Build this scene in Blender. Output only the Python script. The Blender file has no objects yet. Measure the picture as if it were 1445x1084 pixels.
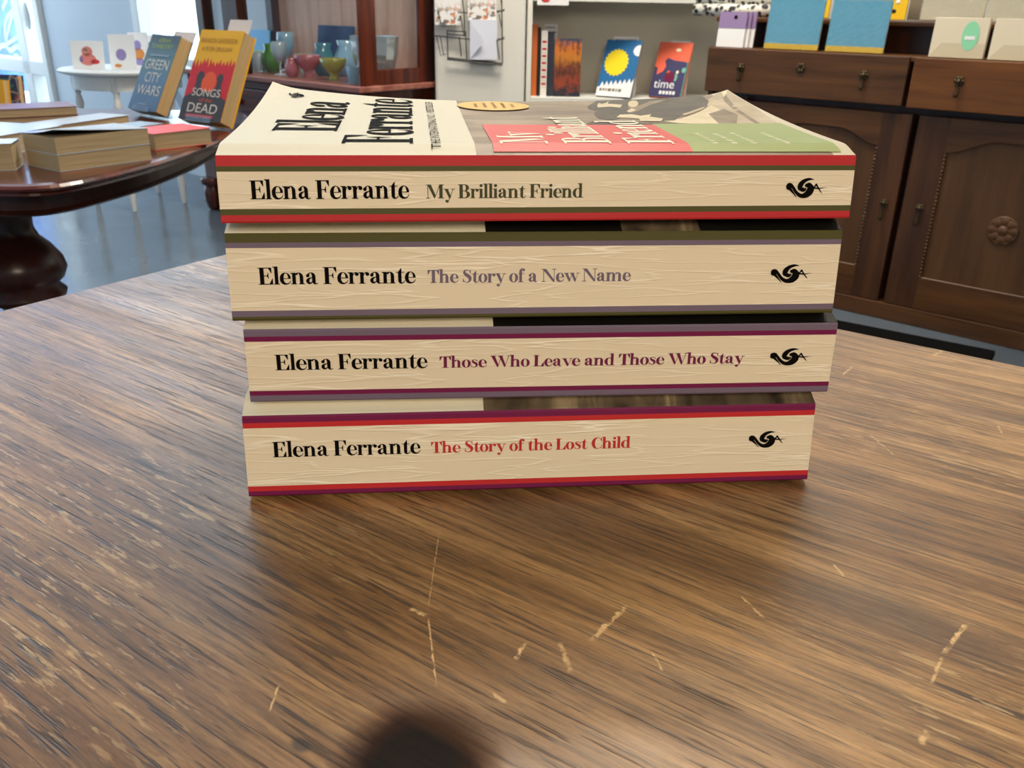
import bpy, bmesh, math, random
from mathutils import Vector, Matrix
random.seed(7)
S = bpy.context.scene
COL = S.collection
PI = math.pi

# ------------------------------------------------------------------ camera, world, lights, exposure
FPX, PITCH, ROLL, TZ = 1223.4, .4119, .0181, .75
H = TZ + .1572
cF = Vector((0, math.cos(PITCH), -math.sin(PITCH)))
cu = Vector((0, math.sin(PITCH), math.cos(PITCH)))
cx_ = Vector((1, 0, 0))
cX = math.cos(ROLL)*cx_ + math.sin(ROLL)*cu
cU = -math.sin(ROLL)*cx_ + math.cos(ROLL)*cu
CAM = Vector((0, 0, H))
cd = bpy.data.cameras.new('camera'); cam = bpy.data.objects.new('camera', cd); COL.objects.link(cam)
cam.matrix_world = Matrix.Translation(CAM) @ Matrix((cX, cU, -cF)).transposed().to_4x4()
cd.sensor_fit = 'HORIZONTAL'; cd.sensor_width = 36; cd.lens = FPX*36/1445
cd.clip_start = .01; cd.clip_end = 100
cd.dof.use_dof = True; cd.dof.focus_distance = .31; cd.dof.aperture_fstop = 42
S.camera = cam
S.view_settings.view_transform = 'Standard'; S.view_settings.look = 'None'
S.view_settings.gamma = 1; S.view_settings.use_curve_mapping = False
S.view_settings.exposure = 0.0
E1 = Vector((.762, -.648, 0)).normalized(); E2 = Vector((.648, .762, 0)).normalized()   # the room's two axes
def UV(u, v, z=0): return E1*u + E2*v + Vector((0, 0, z))

w = bpy.data.worlds.new('sky'); S.world = w; w.use_nodes = True
bg = w.node_tree.nodes['Background']
bg.inputs[0].default_value = (.66, .84, 1.0, 1); bg.inputs[1].default_value = 5.0

def area(name, loc, target, sx, sy, power, col, portal=False):
    l = bpy.data.lights.new(name, 'AREA'); l.shape = 'RECTANGLE'; l.size = sx; l.size_y = sy
    l.energy = power; l.color = col
    o = bpy.data.objects.new(name, l); COL.objects.link(o); o.location = loc
    o.rotation_euler = (Vector(target)-Vector(loc)).to_track_quat('-Z', 'Y').to_euler()
    if portal: l.cycles.is_portal = True
    return o
WARM = (1.0, .83, .62)
area('ceiling_lamp_light', (.05, 1.35, 2.6), (.05, .75, 0), 1.0, .8, 16, WARM)
area('ceiling_lamp_light', (.40, -1.7, 1.9), (.05, .3, .8), 1.0, .7, 35, WARM)
area('ceiling_lamp_light', (1.0, 2.0, 3.2), (1.3, 2.6, .3), .9, .6, 20, WARM)
area('ceiling_lamp_light', (.15, 2.6, 3.0), (.3, 3.6, .6), .9, .6, 76, (1, .90, .76))
area('window_portal', UV(-7.55, 1.3, 1.9), UV(0, 1.3, 1.9), 2.4, 2.9, 1, (1, 1, 1), True)  # portal of the added left opening
area('window_portal', UV(-5.2, 2.58, 2.96), UV(-5.2, 0, 2.96), 4.6, 2.68, 1, (1, 1, 1), True)  # portal of the added upper window
area('window_portal', UV(-4.61, 2.58, 1.08), UV(-4.61, 0, 1.08), .78, 1.06, 1, (1, 1, 1), True)

# ------------------------------------------------------------------ helpers
def ray(px, py): return cF + cX*((px-722.5)/FPX) - cU*((py-542)/FPX)
def atz(px, py, z): d = ray(px, py); return CAM + d*((z-H)/d.z)
def aty(px, py, y): d = ray(px, py); return CAM + d*(y/d.y)
def atp(px, py, P, n): d = ray(px, py); return CAM + d*((Vector(P)-CAM).dot(n)/d.dot(n))
def lin(c): c /= 255; return c/12.92 if c <= .04045 else ((c+.055)/1.055)**2.4
def rgb(r, g, b): return (lin(r), lin(g), lin(b), 1)

class MB:
    """collects shapes into ONE mesh"""
    def __init__(self): self.v = []; self.f = []; self.m = []; self.mats = []
    def mi(self, mat):
        if mat not in self.mats: self.mats.append(mat)
        return self.mats.index(mat)
    def poly(self, pts, mat):
        k = len(self.v); self.v += [Vector(p) for p in pts]; self.f.append(list(range(k, k+len(pts)))); self.m.append(self.mi(mat))
    def box(self, lo, hi, mat, M=None):
        x0, y0, z0 = lo; x1, y1, z1 = hi; k = len(self.v)
        P = [Vector(p) for p in ((x0,y0,z0),(x1,y0,z0),(x1,y1,z0),(x0,y1,z0),(x0,y0,z1),(x1,y0,z1),(x1,y1,z1),(x0,y1,z1))]
        if M: P = [M @ p for p in P]
        self.v += P; i = self.mi(mat)
        for f in ((3,2,1,0),(4,5,6,7),(0,1,5,4),(1,2,6,5),(2,3,7,6),(3,0,4,7)): self.f.append([k+a for a in f]); self.m.append(i)
    def prism(self, pts, z0, z1, mat, M=None):
        """outline in x,y pushed from z0 to z1"""
        n = len(pts); k = len(self.v); i = self.mi(mat)
        P = [Vector((p[0], p[1], z)) for z in (z0, z1) for p in pts]
        if M: P = [M @ p for p in P]
        self.v += P
        self.f.append([k+a for a in range(n)][::-1]); self.f.append([k+n+a for a in range(n)]); self.m += [i, i]
        for a in range(n):
            b = (a+1) % n; self.f.append([k+a, k+b, k+n+b, k+n+a]); self.m.append(i)
    def grid(self, rows, mat, close=False):
        """rows: list of equally long point lists"""
        k = len(self.v); nr = len(rows); nc = len(rows[0]); i = self.mi(mat) if not callable(mat) else None
        for r in rows: self.v += [Vector(p) for p in r]
        for a in range(nr-1):
            for b in range(nc if close else nc-1):
                c = (b+1) % nc
                self.f.append([k+a*nc+b, k+a*nc+c, k+(a+1)*nc+c, k+(a+1)*nc+b])
                self.m.append(i if i is not None else self.mi(mat(a, b)))
    def lathe(self, prof, mat, M=None, seg=20):
        M = M or Matrix.Identity(4)
        rows = [[M @ Vector((r*math.cos(2*PI*k/seg), r*math.sin(2*PI*k/seg), z)) for k in range(seg)] for r, z in prof]
        self.grid(rows, mat, True)
        if prof[0][0] > 1e-5: self.poly(rows[0][::-1], mat)
        if prof[-1][0] > 1e-5: self.poly(rows[-1], mat)
    def tube(self, pts, r, mat, seg=8):
        pts = [Vector(p) for p in pts]; rows = []
        for i, p in enumerate(pts):
            t = (pts[min(i+1, len(pts)-1)]-pts[max(i-1, 0)]).normalized()
            a = t.orthogonal().normalized() if i == 0 else (a - t*a.dot(t)).normalized()
            b = t.cross(a); rr = r[i] if isinstance(r, (list, tuple)) else r
            rows.append([p + (a*math.cos(2*PI*k/seg) + b*math.sin(2*PI*k/seg))*rr for k in range(seg)])
        self.grid(rows, mat, True); self.poly(rows[0][::-1], mat); self.poly(rows[-1], mat)
    def ball(self, c, r, mat, M=None, seg=14, flat=(1, 1, 1)):
        T = (M or Matrix.Identity(4)) @ Matrix.Translation(c) @ Matrix.Diagonal((*flat, 1))
        self.lathe([(max(1e-6, r*math.sin(PI*k/8)), -r*math.cos(PI*k/8)) for k in range(9)], mat, T, seg)
    def build(self, name, parent=None, smooth=False, bevel=0, recalc=True, segs=2):
        me = bpy.data.meshes.new(name); me.from_pydata([tuple(p) for p in self.v], [], self.f)
        for m in self.mats: me.materials.append(m)
        me.polygons.foreach_set('material_index', self.m)
        if recalc:
            bm = bmesh.new(); bm.from_mesh(me); bmesh.ops.recalc_face_normals(bm, faces=bm.faces); bm.to_mesh(me); bm.free()
        me.polygons.foreach_set('use_smooth', [smooth]*len(me.polygons)); me.update()
        o = bpy.data.objects.new(name, me); COL.objects.link(o)
        if parent: o.parent = parent
        if bevel:
            b = o.modifiers.new('bevel', 'BEVEL'); b.width = bevel; b.segments = segs; b.limit_method = 'ANGLE'; b.angle_limit = .6
        return o
def tag(o, label=None, cat=None, group=None, kind=None):
    if label: o['label'] = label
    if cat: o['category'] = cat
    if group: o['group'] = group
    if kind: o['kind'] = kind
    return o
def thing(name, label, cat, M=None, group=None):
    o = bpy.data.objects.new(name, None); COL.objects.link(o); o.empty_display_size = .05
    if M is not None: o.matrix_world = M
    return tag(o, label, cat, group)
def LR(loc, rz=0, rx=0): return Matrix.Translation(loc) @ Matrix.Rotation(rz, 4, 'Z') @ Matrix.Rotation(rx, 4, 'X')
def frame(loc, xd, zd=(0, 0, 1)):
    """matrix with local x along xd and z near zd"""
    x = Vector(xd).normalized(); z = Vector(zd); y = z.cross(x).normalized(); z = x.cross(y)
    return Matrix.Translation(loc) @ Matrix((x, y, z)).transposed().to_4x4()
def struct(name, mb, **k): return tag(mb.build(name, **k), kind='structure')

# ------------------------------------------------------------------ materials
def mat(name, col, rough=.5, spec=.5, metal=0, coat=0, trans=0, emit=None, es=0):
    m = bpy.data.materials.new(name); m.use_nodes = True; p = m.node_tree.nodes['Principled BSDF']
    p.inputs['Base Color'].default_value = col; p.inputs['Roughness'].default_value = rough
    p.inputs['Specular IOR Level'].default_value = spec; p.inputs['Metallic'].default_value = metal
    p.inputs['Coat Weight'].default_value = coat; p.inputs['Coat Roughness'].default_value = .08
    p.inputs['Transmission Weight'].default_value = trans
    return m
class NT:
    def __init__(self, m): self.m = m; self.t = m.node_tree; self.p = self.t.nodes['Principled BSDF']
    def n(self, kind, **k):
        x = self.t.nodes.new(kind)
        for a, b in k.items():
            if a.startswith('i_'): x.inputs[a[2:].replace('_', ' ')].default_value = b
            else: setattr(x, a, b)
        return x
    def l(self, a, b): self.t.links.new(a, b)
    def coord(self, scale=(1, 1, 1), loc=(0, 0, 0), rot=(0, 0, 0)):
        c = self.n('ShaderNodeTexCoord'); mp = self.n('ShaderNodeMapping')
        mp.inputs['Scale'].default_value = scale; mp.inputs['Location'].default_value = loc; mp.inputs['Rotation'].default_value = rot
        self.l(c.outputs['Object'], mp.inputs['Vector']); return mp.outputs['Vector']
    def noise(self, vec, scale=1, detail=4, rough=.55, dist=0):
        x = self.n('ShaderNodeTexNoise'); x.inputs['Scale'].default_value = scale; x.inputs['Detail'].default_value = detail
        x.inputs['Roughness'].default_value = rough; x.inputs['Distortion'].default_value = dist
        self.l(vec, x.inputs['Vector']); return x.outputs['Fac']
    def ramp(self, fac, stops, interp='LINEAR'):
        x = self.n('ShaderNodeValToRGB'); x.color_ramp.interpolation = interp; e = x.color_ramp.elements
        while len(e) < len(stops): e.new(.5)
        for i, (p, c) in enumerate(stops):
            e[i].position = p; e[i].color = c if not isinstance(c, (int, float)) else (c, c, c, 1)
        self.l(fac, x.inputs['Fac']); return x.outputs['Color']
    def mix(self, fac, a, b, mode='MIX'):
        x = self.n('ShaderNodeMix', data_type='RGBA', blend_type=mode)
        for s, v in ((x.inputs[0], fac), (x.inputs[6], a), (x.inputs[7], b)):
            if hasattr(v, 'is_linked'): self.l(v, s)
            else: s.default_value = v
        return x.outputs[2]
    def math(self, op, a, b=None, c=None):
        x = self.n('ShaderNodeMath', operation=op)
        for s, v in zip(x.inputs, (a, b, c)):
            if v is None: continue
            if hasattr(v, 'is_linked'): self.l(v, s)
            else: s.default_value = v
        return x.outputs[0]
    def bump(self, h, strength=.3, dist=.001):
        x = self.n('ShaderNodeBump'); x.inputs['Strength'].default_value = strength; x.inputs['Distance'].default_value = dist
        self.l(h, x.inputs['Height']); self.l(x.outputs['Normal'], self.p.inputs['Normal']); return x
    def base(self, c): self.l(c, self.p.inputs['Base Color'])

def wood(name, dark, mid, light, axis=0, rough=.3, scale=1, spec=.5, coat=0):
    m = mat(name, mid, rough, spec, coat=coat); t = NT(m)
    sc = [22, 22, 22]; sc[axis] = 1.6
    a = t.noise(t.coord([s*scale for s in sc]), 1, 5, .6, .4)
    sc2 = [160, 160, 160]; sc2[axis] = 6
    b = t.noise(t.coord([s*scale for s in sc2]), 1, 3)
    c = t.ramp(a, [(.3, dark), (.5, mid), (.72, light)])
    g = t.ramp(b, [(.35, .72), (.6, 1)])
    t.base(t.mix(.6, c, g, 'MULTIPLY')); t.bump(b, .06, .0005)
    return m
def mottled(name, a, b, scale=6, rough=.6, detail=4):
    m = mat(name, a, rough, .2); t = NT(m)
    t.base(t.ramp(t.noise(t.coord((scale,)*3), 1, detail), [(.35, a), (.68, b)])); return m
def paper_edges(name, col, axis=2, n=900):
    m = mat(name, col, .8, .2); t = NT(m)
    sc = [8, 8, 8]; sc[axis] = n
    f = t.noise(t.coord(sc), 1, 2)
    dk = (col[0]*.72, col[1]*.70, col[2]*.66, 1)
    t.base(t.ramp(f, [(.3, dk), (.62, col)])); t.bump(f, .25, .0004); return m
def glassy(name, col, amt=.14):
    """a thin clear sheet: see-through with a faint reflection"""
    m = bpy.data.materials.new(name); m.use_nodes = True; t = m.node_tree; t.nodes.clear()
    o = t.nodes.new('ShaderNodeOutputMaterial'); mx = t.nodes.new('ShaderNodeMixShader')
    tr = t.nodes.new('ShaderNodeBsdfTransparent'); tr.inputs[0].default_value = col
    gl = t.nodes.new('ShaderNodeBsdfGlossy'); gl.inputs['Roughness'].default_value = .03; mx.inputs[0].default_value = amt
    t.links.new(tr.outputs[0], mx.inputs[1]); t.links.new(gl.outputs[0], mx.inputs[2]); t.links.new(mx.outputs[0], o.inputs[0]); return m

M = {}
M['mahog'] = wood('mahogany', rgb(38, 12, 8), rgb(78, 28, 18), rgb(110, 46, 30), 0, .22, coat=.3)
M['mahog_v'] = wood('mahogany_upright', rgb(40, 14, 8), rgb(84, 34, 18), rgb(116, 52, 28), 2, .25, coat=.2)
M['darkwood'] = wood('dark_wood', rgb(30, 12, 8), rgb(52, 22, 13), rgb(74, 34, 20), 2, .3)
M['ledge'] = wood('sheen_lightened_ledge', rgb(120, 66, 54), rgb(158, 98, 84), rgb(178, 120, 104), 0, .35)  # mahogany lightened to pink to imitate the sheen on the ledge
M['oak'] = wood('sideboard_wood', rgb(58, 33, 13), rgb(88, 54, 24), rgb(108, 70, 33), 0, .38)
M['oak2'] = wood('sideboard_wood_warm', rgb(72, 39, 14), rgb(106, 62, 23), rgb(130, 80, 32), 0, .38)
M['oak_v'] = wood('sideboard_wood_upright', rgb(48, 27, 12), rgb(74, 43, 20), rgb(92, 56, 27), 2, .4)
M['panel'] = wood('veneer_panel', rgb(66, 40, 18), rgb(90, 58, 28), rgb(110, 74, 38), 2, .45, .6)
M['cab_back'] = wood('cabinet_back', rgb(186, 140, 116), rgb(214, 168, 142), rgb(226, 186, 162), 2, .5)
M['brass'] = mat('aged_brass', rgb(74, 62, 42), .45, metal=.7)
M['black'] = mat('black', rgb(12, 11, 11), .5)
M['wire'] = mat('black_wire', rgb(30, 30, 34), .4)
M['white'] = mat('white_paint', rgb(232, 232, 228), .5)
M['white_card'] = mat('white_card', rgb(240, 240, 240), .6)
M['cream_card'] = mat('cream_card', rgb(246, 234, 200), .55)
M['glass'] = glassy('clear_glass', (.97, .98, .98, 1), .03)
M['acrylic'] = glassy('clear_acrylic', (.9, .95, .97, 1), .2)
M['pages'] = paper_edges('page_edges', rgb(192, 172, 136), 2)
M['pages_x'] = paper_edges('page_edges_standing', rgb(206, 176, 128), 1, 700)

# ------------------------------------------------------------------ room
def wall_mat(name, col):
    m = mat(name, col, .75, .3); t = NT(m); n = t.noise(t.coord((40,)*3), 1, 4); t.bump(n, .08, .002)
    b = t.noise(t.coord((1.4,)*3), 1, 3)
    t.base(t.ramp(b, [(.3, (col[0]*.93, col[1]*.93, col[2]*.93, 1)), (.7, col)])); return m
M['wall'] = wall_mat('painted_wall', rgb(214, 222, 230))
M['pier'] = wall_mat('painted_pier', rgb(228, 226, 218))
m = mat('floor_vinyl', rgb(92, 112, 140), .16, .7); t = NT(m)
t.base(t.ramp(t.noise(t.coord((1.5, 1.5, 1.5)), 1, 5), [(.3, rgb(74, 84, 94)), (.7, rgb(96, 108, 120))]))
t.l(t.ramp(t.noise(t.coord((5, 5, 5)), 1, 4), [(.3, .10), (.7, .24)]), t.p.inputs['Roughness']); M['floor'] = m

U0, U1, V0, V1, CZ = -7.6, 4.2, -3.4, 3.75, 4.6
b = MB(); b.poly([UV(U0, V0), UV(U1, V0), UV(U1, V1), UV(U0, V1)], M['floor']); struct('floor', b, recalc=False)
b = MB(); b.poly([UV(U0, V0, CZ), UV(U0, V1, CZ), UV(U1, V1, CZ), UV(U1, V0, CZ)], M['white']); struct('ceiling', b, recalc=False)
RU = frame((0, 0, 0), E1)      # room axes matrix: local x = u, y = v
# back wall: two window openings, plus an unseen upper one added for sheen
VW = 2.6
ZM = 1.62; W2 = (-5.00, -4.22, .55, ZM); W1 = (-7.45, -6.20, .06, ZM); W3 = (-7.5, -2.9, ZM, 4.3)
b = MB()
for u0, u1, z0, z1 in ((U0, W1[0], 0, CZ), (W1[1], W2[0], 0, CZ), (W2[1], -2.58, 0, CZ), (W1[0], W1[1], 0, W1[2]), (W2[0], W2[1], 0, W2[2])):
    b.box((u0, VW, z0), (u1, VW+.12, min(z1, ZM)), M['wall'], RU)
for u0, u1, z0, z1 in ((U0, W3[0], ZM, CZ), (W3[1], -2.58, ZM, CZ), (W3[0], W3[1], W3[3], CZ)): b.box((u0, VW, z0), (u1, VW+.12, z1), M['wall'], RU)
struct('wall_back', b)
b = MB(); b.box((-2.66, VW+.1205, 0), (-2.56, V1, CZ), M['wall'], RU); struct('wall_return', b)
b = MB(); b.box((-2.66, V1, 0), (U1, V1+.12, CZ), M['wall'], RU); struct('wall_right', b)
b = MB(); b.box((U0, V0-.12, 0), (U1, V0, CZ), M['wall'], RU); struct('wall_front', b)
b = MB(); b.box((U1, V0, 0), (U1+.12, V1, CZ), M['wall'], RU); struct('wall_end', b)
b = MB()
for v0, v1, z0, z1 in ((V0, .1, 0, CZ), (2.5, VW, 0, CZ), (.1, 2.5, 0, .45), (.1, 2.5, 3.35, CZ)):  # opening out of view, added to bring cool light from the left
    b.box((U0-.12, v0, z0), (U0, v1, z1), M['wall'], RU)
struct('wall_left', b)

# windows
def window(name, W, bars, fr=.07):
    u0, u1, z0, z1 = W; b = MB(); wf = M['white']
    b.box((u0, VW-.03, z0), (u0+fr, VW+.10, z1), wf, RU); b.box((u1-fr, VW-.03, z0), (u1, VW+.10, z1), wf, RU)
    b.box((u0+fr, VW-.03, z0), (u1-fr, VW+.10, z0+fr), wf, RU); b.box((u0+fr, VW-.03, z1-fr), (u1-fr, VW+.10, z1), wf, RU)
    for kind, p, wd in bars:
        if kind == 'h': b.box((u0+fr, VW-.02, p-wd/2), (u1-fr, VW+.09, p+wd/2), wf, RU)
        else: b.box((p-wd/2, VW-.02, z0+fr), (p+wd/2, VW+.09, z1-fr), wf, RU)
    o = struct(name, b, bevel=.006)
    g = MB(); g.box((u0+fr, VW+.03, z0+fr), (u1-fr, VW+.036, z1-fr), M['glass'], RU); g.build('pane', o)
    return o
w2 = window('window_1', W2, [])
w1 = window('window_2', W1, [('h', .47, .09), ('v', -6.56, .12)])
w3 = window('added_upper_window', W3, [('v', -6.2, .06), ('v', -5.0, .06), ('v', -3.95, .06)])  # out of view, added for sheen on the desk and light from behind
# white drawings painted on the shop window glass: leaf, flower, scallops
M['paint'] = mat('white_window_paint', rgb(245, 248, 250), .7)
def decal(pts, wd, b):
    pts = [Vector((p[0], p[1])) for p in pts]
    for i in range(len(pts)-1):
        d = (pts[i+1]-pts[i]).normalized(); n = Vector((-d.y, d.x))*wd/2; e = d*wd*.3
        q = [pts[i]-e-n, pts[i+1]+e-n, pts[i+1]+e+n, pts[i]-e+n]
        b.poly([UV(x, VW+.026-.0003*(i % 2), z) for x, z in q], M['paint'])
def on_wall(px, py): p = atp(px, py, E2*VW, E2); return (p.dot(E1), p.z)
b = MB()
def pxcurve(pts, wd, n=6):
    P = [Vector(on_wall(*p)) for p in pts]; out = []
    for i in range(len(P)-1):
        p0, p1, p2, p3 = P[max(i-1, 0)], P[i], P[i+1], P[min(i+2, len(P)-1)]
        for k in range(n):
            t_ = k/n; out.append(.5*((2*p1)+(p2-p0)*t_+(2*p0-5*p1+4*p2-p3)*t_*t_+(3*p1-p0-3*p2+p3)*t_**3))
    decal(out+[P[-1]], wd, b)
pxcurve([(3, 59), (1, 45), (3, 28), (13, 15), (21, 27), (24, 38), (18, 52), (3, 59), (13, 16)], .030)
pxcurve([(-9, 88), (-8, 70), (1, 64), (9, 71), (18, 66), (26, 71), (28, 78), (38, 83), (36, 92), (26, 94)], .035)
pxcurve([(13, 87), (17, 80), (22, 84), (19, 90), (13, 87)], .04)
pxcurve([(22, 4), (30, 8), (36, 30), (33, 50), (35, 64), (41, 78)], .04)
pxcurve([(-2, 12), (5, -4)], .03)
b.build('painted_drawing', w1, recalc=False)
# street outside: the dim blue facade across the road
b = MB(); m = mottled('street_facade', rgb(52, 84, 150), rgb(100, 140, 205), 1.4, .8)
b.box((-18, 5.2, -.3), (-12.4, 5.6, 6), m, RU)
struct('wall_outside', b)
# pier left of the white shelves
PY0 = 3.55
pl_ = aty(613, 70, PY0); pr_ = aty(741, 70, PY0)
b = MB(); b.box((pl_.x, PY0, 0), (pr_.x, PY0+.7, CZ), M['pier']); struct('wall_pier', b, bevel=.012)

# ------------------------------------------------------------------ the wooden table in front
G = Vector((math.sin(.9699), -math.cos(.9699), 0))        # along the grain / back edge
DM = frame((-.1361, .6584, TZ), G)                         # local x along grain, local -y towards us
def desk_material():
    m = mat('worn_oak_top', rgb(120, 80, 42), .38, .55); t = NT(m)
    fine = t.noise(t.coord((20, 520, 60)), 1, 6, .7, .15)
    grain = t.noise(t.coord((5, 105, 30)), 1, 6, .68, .5)
    pores = t.noise(t.coord((34, 640, 90)), 1, 3, .5)
    pores2 = t.noise(t.coord((15, 300, 90)), 1, 4, .6, .4)
    patch = t.noise(t.coord((3.2, 9, 6)), 1, 4, .6, .5)
    blot = t.noise(t.coord((7, 13, 8), (3.1, 1.7, 0)), 1, 3, .6)
    speck = t.noise(t.coord((180, 700, 100)), 1, 3, .6)
    c = t.ramp(grain, [(.30, rgb(98, 67, 36)), (.47, rgb(146, 106, 60)), (.66, rgb(198, 154, 98))])
    c = t.mix(t.ramp(patch, [(.36, .62), (.60, 0)]), c, rgb(106, 70, 36))
    c = t.mix(t.ramp(blot, [(.58, 0), (.74, .6)]), c, rgb(84, 66, 54))
    c = t.mix(t.ramp(patch, [(.52, 0), (.72, .4)]), c, rgb(186, 144, 92))
    c = t.mix(.75, c, t.ramp(fine, [(.38, .38), (.47, .80), (.60, 1.18)]), 'MULTIPLY')
    c = t.mix(.35, c, t.ramp(speck, [(.34, .4), (.5, 1)]), 'MULTIPLY')
    # long pores filled with dark dirt, only in places
    pm = t.math('MULTIPLY', t.ramp(pores, [(.395, 1), (.435, 0)]), t.ramp(patch, [(.3, 1), (.62, .5)]))
    c = t.mix(t.math('MULTIPLY', pm, .82), c, rgb(46, 30, 20))
    pm2 = t.ramp(pores2, [(.325, 1), (.365, 0)])
    c = t.mix(t.math('MULTIPLY', pm2, .85), c, rgb(52, 38, 30))
    # pale worn flecks and rubbed spots
    fl = t.noise(t.coord((60, 420, 60), (1, 2, 0)), 1, 4, .65)
    fz = t.noise(t.coord((6, 10, 6), (4, 9, 0)), 1, 3)
    fm = t.math('MULTIPLY', t.ramp(fl, [(.56, 0), (.62, 1)]), t.ramp(fz, [(.46, 0), (.62, 1)]))
    c = t.mix(t.math('MULTIPLY', fm, .5), c, rgb(216, 180, 126))
    # dark round ink stain near the front edge and a few other darker patches
    matte = []
    def spot(px, py, rx, ry, col, amt, soft=.35, warp=.25):
        nonlocal c
        q = DM.inverted() @ atz(px, py, TZ)
        v = t.coord((1/rx, 1/ry, 1), (-q.x/rx, -q.y/ry, 0))
        wv = t.n('ShaderNodeVectorMath', operation='MULTIPLY'); t.l(v, wv.inputs[0]); wv.inputs[1].default_value = (1, 1, 0)
        ln = t.n('ShaderNodeVectorMath', operation='LENGTH'); t.l(wv.outputs[0], ln.inputs[0])
        d = t.math('ADD', ln.outputs['Value'], t.math('MULTIPLY', t.math('SUBTRACT', t.noise(t.coord((60, 150, 60)), 1, 4), .5), warp))
        f = t.math('MULTIPLY', t.ramp(d, [(1-soft, 1), (1, 0)]), amt)
        if amt > .85: matte.append(f)
        c = t.mix(f, c, col)
    spot(588, 1076, .0210, .0210, rgb(58, 32, 30), .88, .42)
    spot(586, 1084, .0185, .0185, rgb(26, 25, 23), .9, .48)
    spot(290, 632, .05, .017, rgb(92, 70, 58), .5, .6, .6)
    spot(760, 722, .05, .02, rgb(70, 46, 30), .5, .7, .6)
    spot(1300, 880, .05, .012, rgb(70, 52, 40), .6, .7, .7)
    spot(424, 1052, .0035, .0022, rgb(30, 22, 18), .8, .5, .3)
    spot(700, 1060, .04, .006, rgb(88, 62, 40), .5, .7, .6)
    # scratches across the grain
    def scratch(a, b_, wd, amt, col=rgb(234, 194, 134)):
        nonlocal c
        A = DM.inverted() @ atz(*a, TZ); B = DM.inverted() @ atz(*b_, TZ)
        d = B-A; L = d.length; ang = math.atan2(d.y, d.x); mid = (A+B)/2
        mp = t.n('ShaderNodeMapping', vector_type='TEXTURE'); tc = t.n('ShaderNodeTexCoord')
        mp.inputs['Location'].default_value = mid; mp.inputs['Rotation'].default_value = (0, 0, ang)
        t.l(tc.outputs['Object'], mp.inputs['Vector'])
        sp = t.n('ShaderNodeSeparateXYZ'); t.l(mp.outputs[0], sp.inputs[0])
        nn = t.noise(t.coord((500,)*3), 1, 3)
        y = t.math('ABSOLUTE', t.math('ADD', sp.outputs[1], t.math('MULTIPLY', t.math('SUBTRACT', nn, .5), wd*1.6)))
        f1 = t.ramp(t.math('DIVIDE', y, wd), [(.25, 1), (.6, 0)])
        f2 = t.ramp(t.math('DIVIDE', t.math('ABSOLUTE', sp.outputs[0]), L/2), [(.7, 1), (1, 0)])
        f = t.math('MULTIPLY', t.math('MULTIPLY', f1, f2), t.ramp(nn, [(.38, .15), (.55, 1)]))
        c = t.mix(t.math('MULTIPLY', f, amt), c, col)
    for s_ in (((604, 868), (616, 970), .0006, .8), ((620, 750), (604, 860), .0005, .5), ((886, 854), (832, 906), .0016, .9),
               ((742, 905), (727, 932), .0013, .9), ((790, 905), (806, 950), .0016, .6), ((1366, 878), (1330, 924), .0013, .9),
               ((1330, 926), (1314, 966), .0010, .7), ((1308, 1030), (1300, 1052), .0014, .7), ((1044, 840), (1080, 874), .0010, .7),
               ((1176, 796), (1192, 814), .0010, .8), ((578, 858), (604, 870), .0016, .8), ((394, 966), (380, 1006), .0006, .7),
               ((1330, 495), (1316, 503), .0015, .5), ((1204, 517), (1188, 530), .0012, .5), ((1226, 612), (1266, 646), .0010, .4),
               ((690, 975), (716, 992), .0010, .6), ((920, 920), (936, 948), .0008, .6), ((1408, 600), (1414, 612), .001, .7)):
        scratch(*s_)
    t.base(c)
    r = t.ramp(t.noise(t.coord((5, 60, 10)), 1, 4), [(.3, .27), (.7, .42)]); r = t.mix(matte[0], r, (.8, .8, .8, 1)); t.l(r, t.p.inputs['Roughness']); t.l(t.math('SUBTRACT', .55, t.math('MULTIPLY', matte[0], .5)), t.p.inputs['Specular IOR Level'])
    hgt = t.math('ADD', t.math('MULTIPLY', t.ramp(pores, [(.30, 0), (.42, 1)]), .6), t.math('ADD', t.math('MULTIPLY', fine, .5), t.math('MULTIPLY', t.ramp(pores2, [(.24, 0), (.34, 1)]), .7)))
    t.bump(hgt, .35, .0006)
    return m
M['desk'] = desk_material()
DL, DW = 1.75, 1.15
desk = thing('wooden_table', 'large worn oak table with scratched top and dark stain, under the four stacked novels', 'table', DM @ Matrix.Translation((0, 0, -TZ)))
b = MB(); b.box((0, -DW, TZ-.028), (DL, 0, TZ), M['desk']); b.build('tabletop', desk, bevel=.0025)
# the top's own texture space starts at its surface
desk.children[0].data.transform(Matrix.Translation((0, 0, -TZ))); desk.children[0].location = (0, 0, TZ)
b = MB()
for lo, hi in (((.06, -.085, TZ-.12), (DL-.06, -.06, TZ-.0285)), ((.06, -DW+.06, TZ-.12), (DL-.06, -DW+.085, TZ-.0285)), ((.06, -DW+.085, TZ-.12), (.085, -.085, TZ-.0285)), ((DL-.085, -DW+.085, TZ-.12), (DL-.06, -.085, TZ-.0285))):
    b.box(lo, hi, M['oak'])
b.build('apron', desk, bevel=.002)
for x in (.085, DL-.145):
    for y in (-.145, -DW+.085):
        b = MB(); b.prism([(x, y), (x+.06, y), (x+.06, y+.06), (x, y+.06)], 0, TZ-.029, M['oak_v']); b.build('leg', desk, bevel=.004)

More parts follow.
